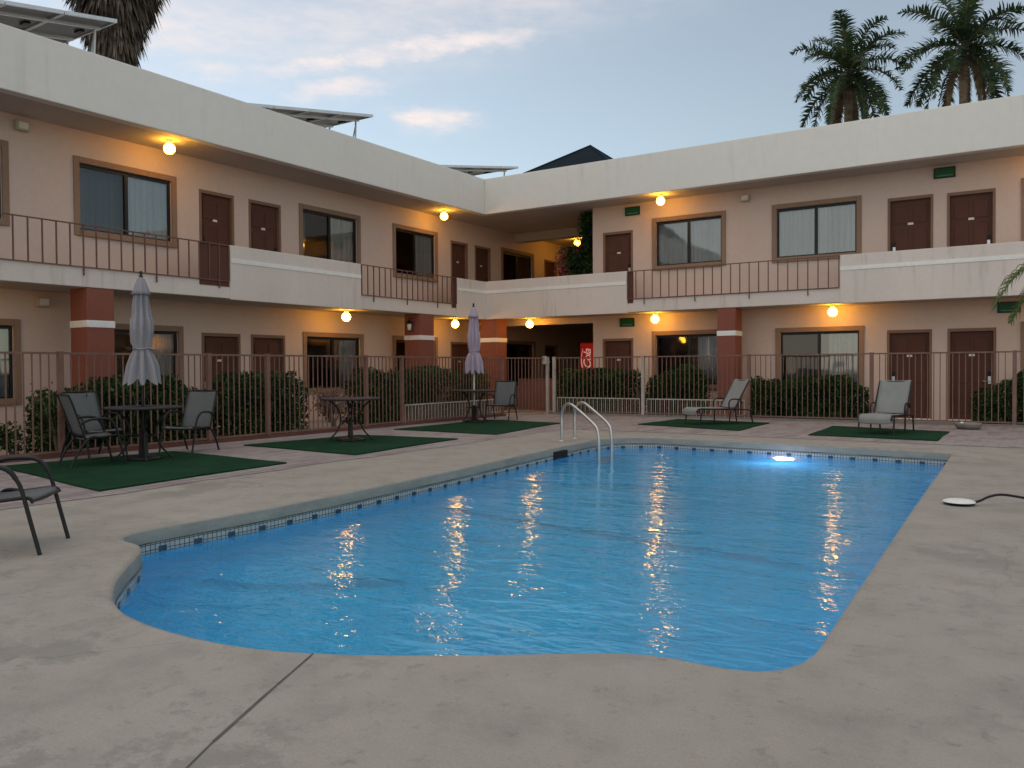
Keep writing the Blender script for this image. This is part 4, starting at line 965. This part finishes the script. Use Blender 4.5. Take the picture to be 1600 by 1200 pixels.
for (u0, v0, a_, b_, th, st_) in ((-.80,.375,.25,.050,.10,.5),(-.66,.366,.12,.011,.12,.9),(-.79,.342,.09,.013,.18,.9),(-.765,.314,.045,.013,.1,.9),(-.662,.283,.035,.012,.05,1.15),(-.95,.36,.10,.030,.0,.7),(-.91,.325,.05,.010,.0,.7),(-.60,.43,.30,.05,.12,.55),(-.2,.55,.5,.09,.1,.5),(.5,.35,.4,.06,0,.5),(-1.6,.3,.5,.06,.1,.7),(2.4,.35,.6,.08,.1,.7)):
    x_ = mth('SUBTRACT', U, u0); y_ = mth('SUBTRACT', V, v0); ct, sn = math.cos(th), math.sin(th)
    p_ = mth('MULTIPLY', mth('ADD', mth('MULTIPLY', x_, ct), mth('MULTIPLY', y_, sn)), 1/a_); q_ = mth('MULTIPLY', mth('SUBTRACT', mth('MULTIPLY', y_, ct), mth('MULTIPLY', x_, sn)), 1/b_)
    e_ = mth('EXPONENT', mth('MULTIPLY', mth('ADD', mth('MULTIPLY', p_, p_), mth('MULTIPLY', q_, q_)), -1.0))
    e_ = mth('MULTIPLY', e_, st_); acc_ = e_ if acc_ is None else mth('MAXIMUM', acc_, e_)
tex = ramp(nt, wf.outputs[0], [(.30, .55), (.62, 1.1)])
cl = mix(nt, 1, acc_, tex.outputs[0], 'MULTIPLY')
SKYMUL = N(nt, 'ShaderNodeMix', data_type='RGBA', blend_type='MULTIPLY'); SKYMUL.inputs[0].default_value = 1; L(nt, sky.outputs[0], SKYMUL.inputs[6]); SKYMUL.inputs[7].default_value = (1, 1, 1, 1)
vz = N(nt, 'ShaderNodeMapRange'); L(nt, sep.outputs[2], vz.inputs[0]); vz.inputs[1].default_value = 0; vz.inputs[2].default_value = .8; vz.inputs[3].default_value = .6; vz.inputs[4].default_value = .85
zb = N(nt, 'ShaderNodeMapRange'); L(nt, sep.outputs[2], zb.inputs[0]); zb.inputs[1].default_value = .42; zb.inputs[2].default_value = .9; zb.inputs[3].default_value = 1; zb.inputs[4].default_value = ZEN
hz = N(nt, 'ShaderNodeMapRange'); L(nt, sep.outputs[2], hz.inputs[0]); hz.inputs[1].default_value = 0; hz.inputs[2].default_value = .42
vcol = mix(nt, hz.outputs[0], (2.70, 2.98, 3.15), (1.42, 1.66, 1.96))
hz2 = N(nt, 'ShaderNodeMapRange'); L(nt, sep.outputs[2], hz2.inputs[0]); hz2.inputs[1].default_value = .42; hz2.inputs[2].default_value = .62
vcol = mix(nt, hz2.outputs[0], vcol, (1.64, 1.62, 1.66))
bk = N(nt, 'ShaderNodeVectorMath', operation='DOT_PRODUCT'); L(nt, tc, bk.inputs[0]); bk.inputs[1].default_value = (sy, -cy, 0)
bm_ = N(nt, 'ShaderNodeMapRange', interpolation_type='SMOOTHSTEP'); L(nt, bk.outputs['Value'], bm_.inputs[0]); bm_.inputs[1].default_value = -.2; bm_.inputs[2].default_value = .7
vcol = mix(nt, 1, vcol, mix(nt, bm_.outputs[0], (1, 1, 1), (1.36, 1.21, 1.06)), 'MULTIPLY')
vm = N(nt, 'ShaderNodeVectorMath', operation='SCALE'); L(nt, vcol, vm.inputs[0])
ls = N(nt, 'ShaderNodeMapRange'); L(nt, lat.outputs['Value'], ls.inputs[0]); ls.inputs[1].default_value = -.5; ls.inputs[2].default_value = .5; ls.inputs[3].default_value = 1.25; ls.inputs[4].default_value = .72
mz = N(nt, 'ShaderNodeMath', operation='MULTIPLY'); L(nt, zb.outputs[0], mz.inputs[0]); L(nt, ls.outputs[0], mz.inputs[1]); L(nt, mz.outputs[0], vm.inputs['Scale'])
c0 = mix(nt, vz.outputs[0], SKYMUL.outputs[2], vm.outputs[0])
c1 = mix(nt, cl, c0, PINK)
L(nt, c1, bg.inputs[0]); bg.inputs[1].default_value = .15
sun = bpy.data.lights.new('sun', 'SUN'); so = bpy.data.objects.new('sun', sun); COL.objects.link(so)
sun.energy = .12; sun.angle = R(40); sun.color = (1, .86, .74)
dv_ = Vector((math.sin(SUN_AZ)*math.cos(SUN_EL), math.cos(SUN_AZ)*math.cos(SUN_EL), math.sin(SUN_EL))); so.rotation_euler = dv_.to_track_quat('Z', 'Y').to_euler()
pl = bpy.data.lights.new('underwater_light', 'POINT'); po = bpy.data.objects.new('underwater_light', pl); COL.objects.link(po); po.location = Vector((-4.25,15.45,-.62))*S
pl.energy = 3; pl.color = (.80, .76, 1); pl.shadow_soft_size = .06

sc.view_settings.view_transform = 'Standard'; sc.view_settings.look = 'None'; sc.view_settings.exposure = 1.15; sc.view_settings.gamma = 1
sc.render.engine = 'CYCLES'; cy_ = sc.cycles; cy_.use_denoising = True; cy_.max_bounces = 10; cy_.transparent_max_bounces = 12; cy_.sample_clamp_indirect = 4; cy_.caustics_reflective = False; cy_.caustics_refractive = True
cy_.use_adaptive_sampling = True; cy_.blur_glossy = .5
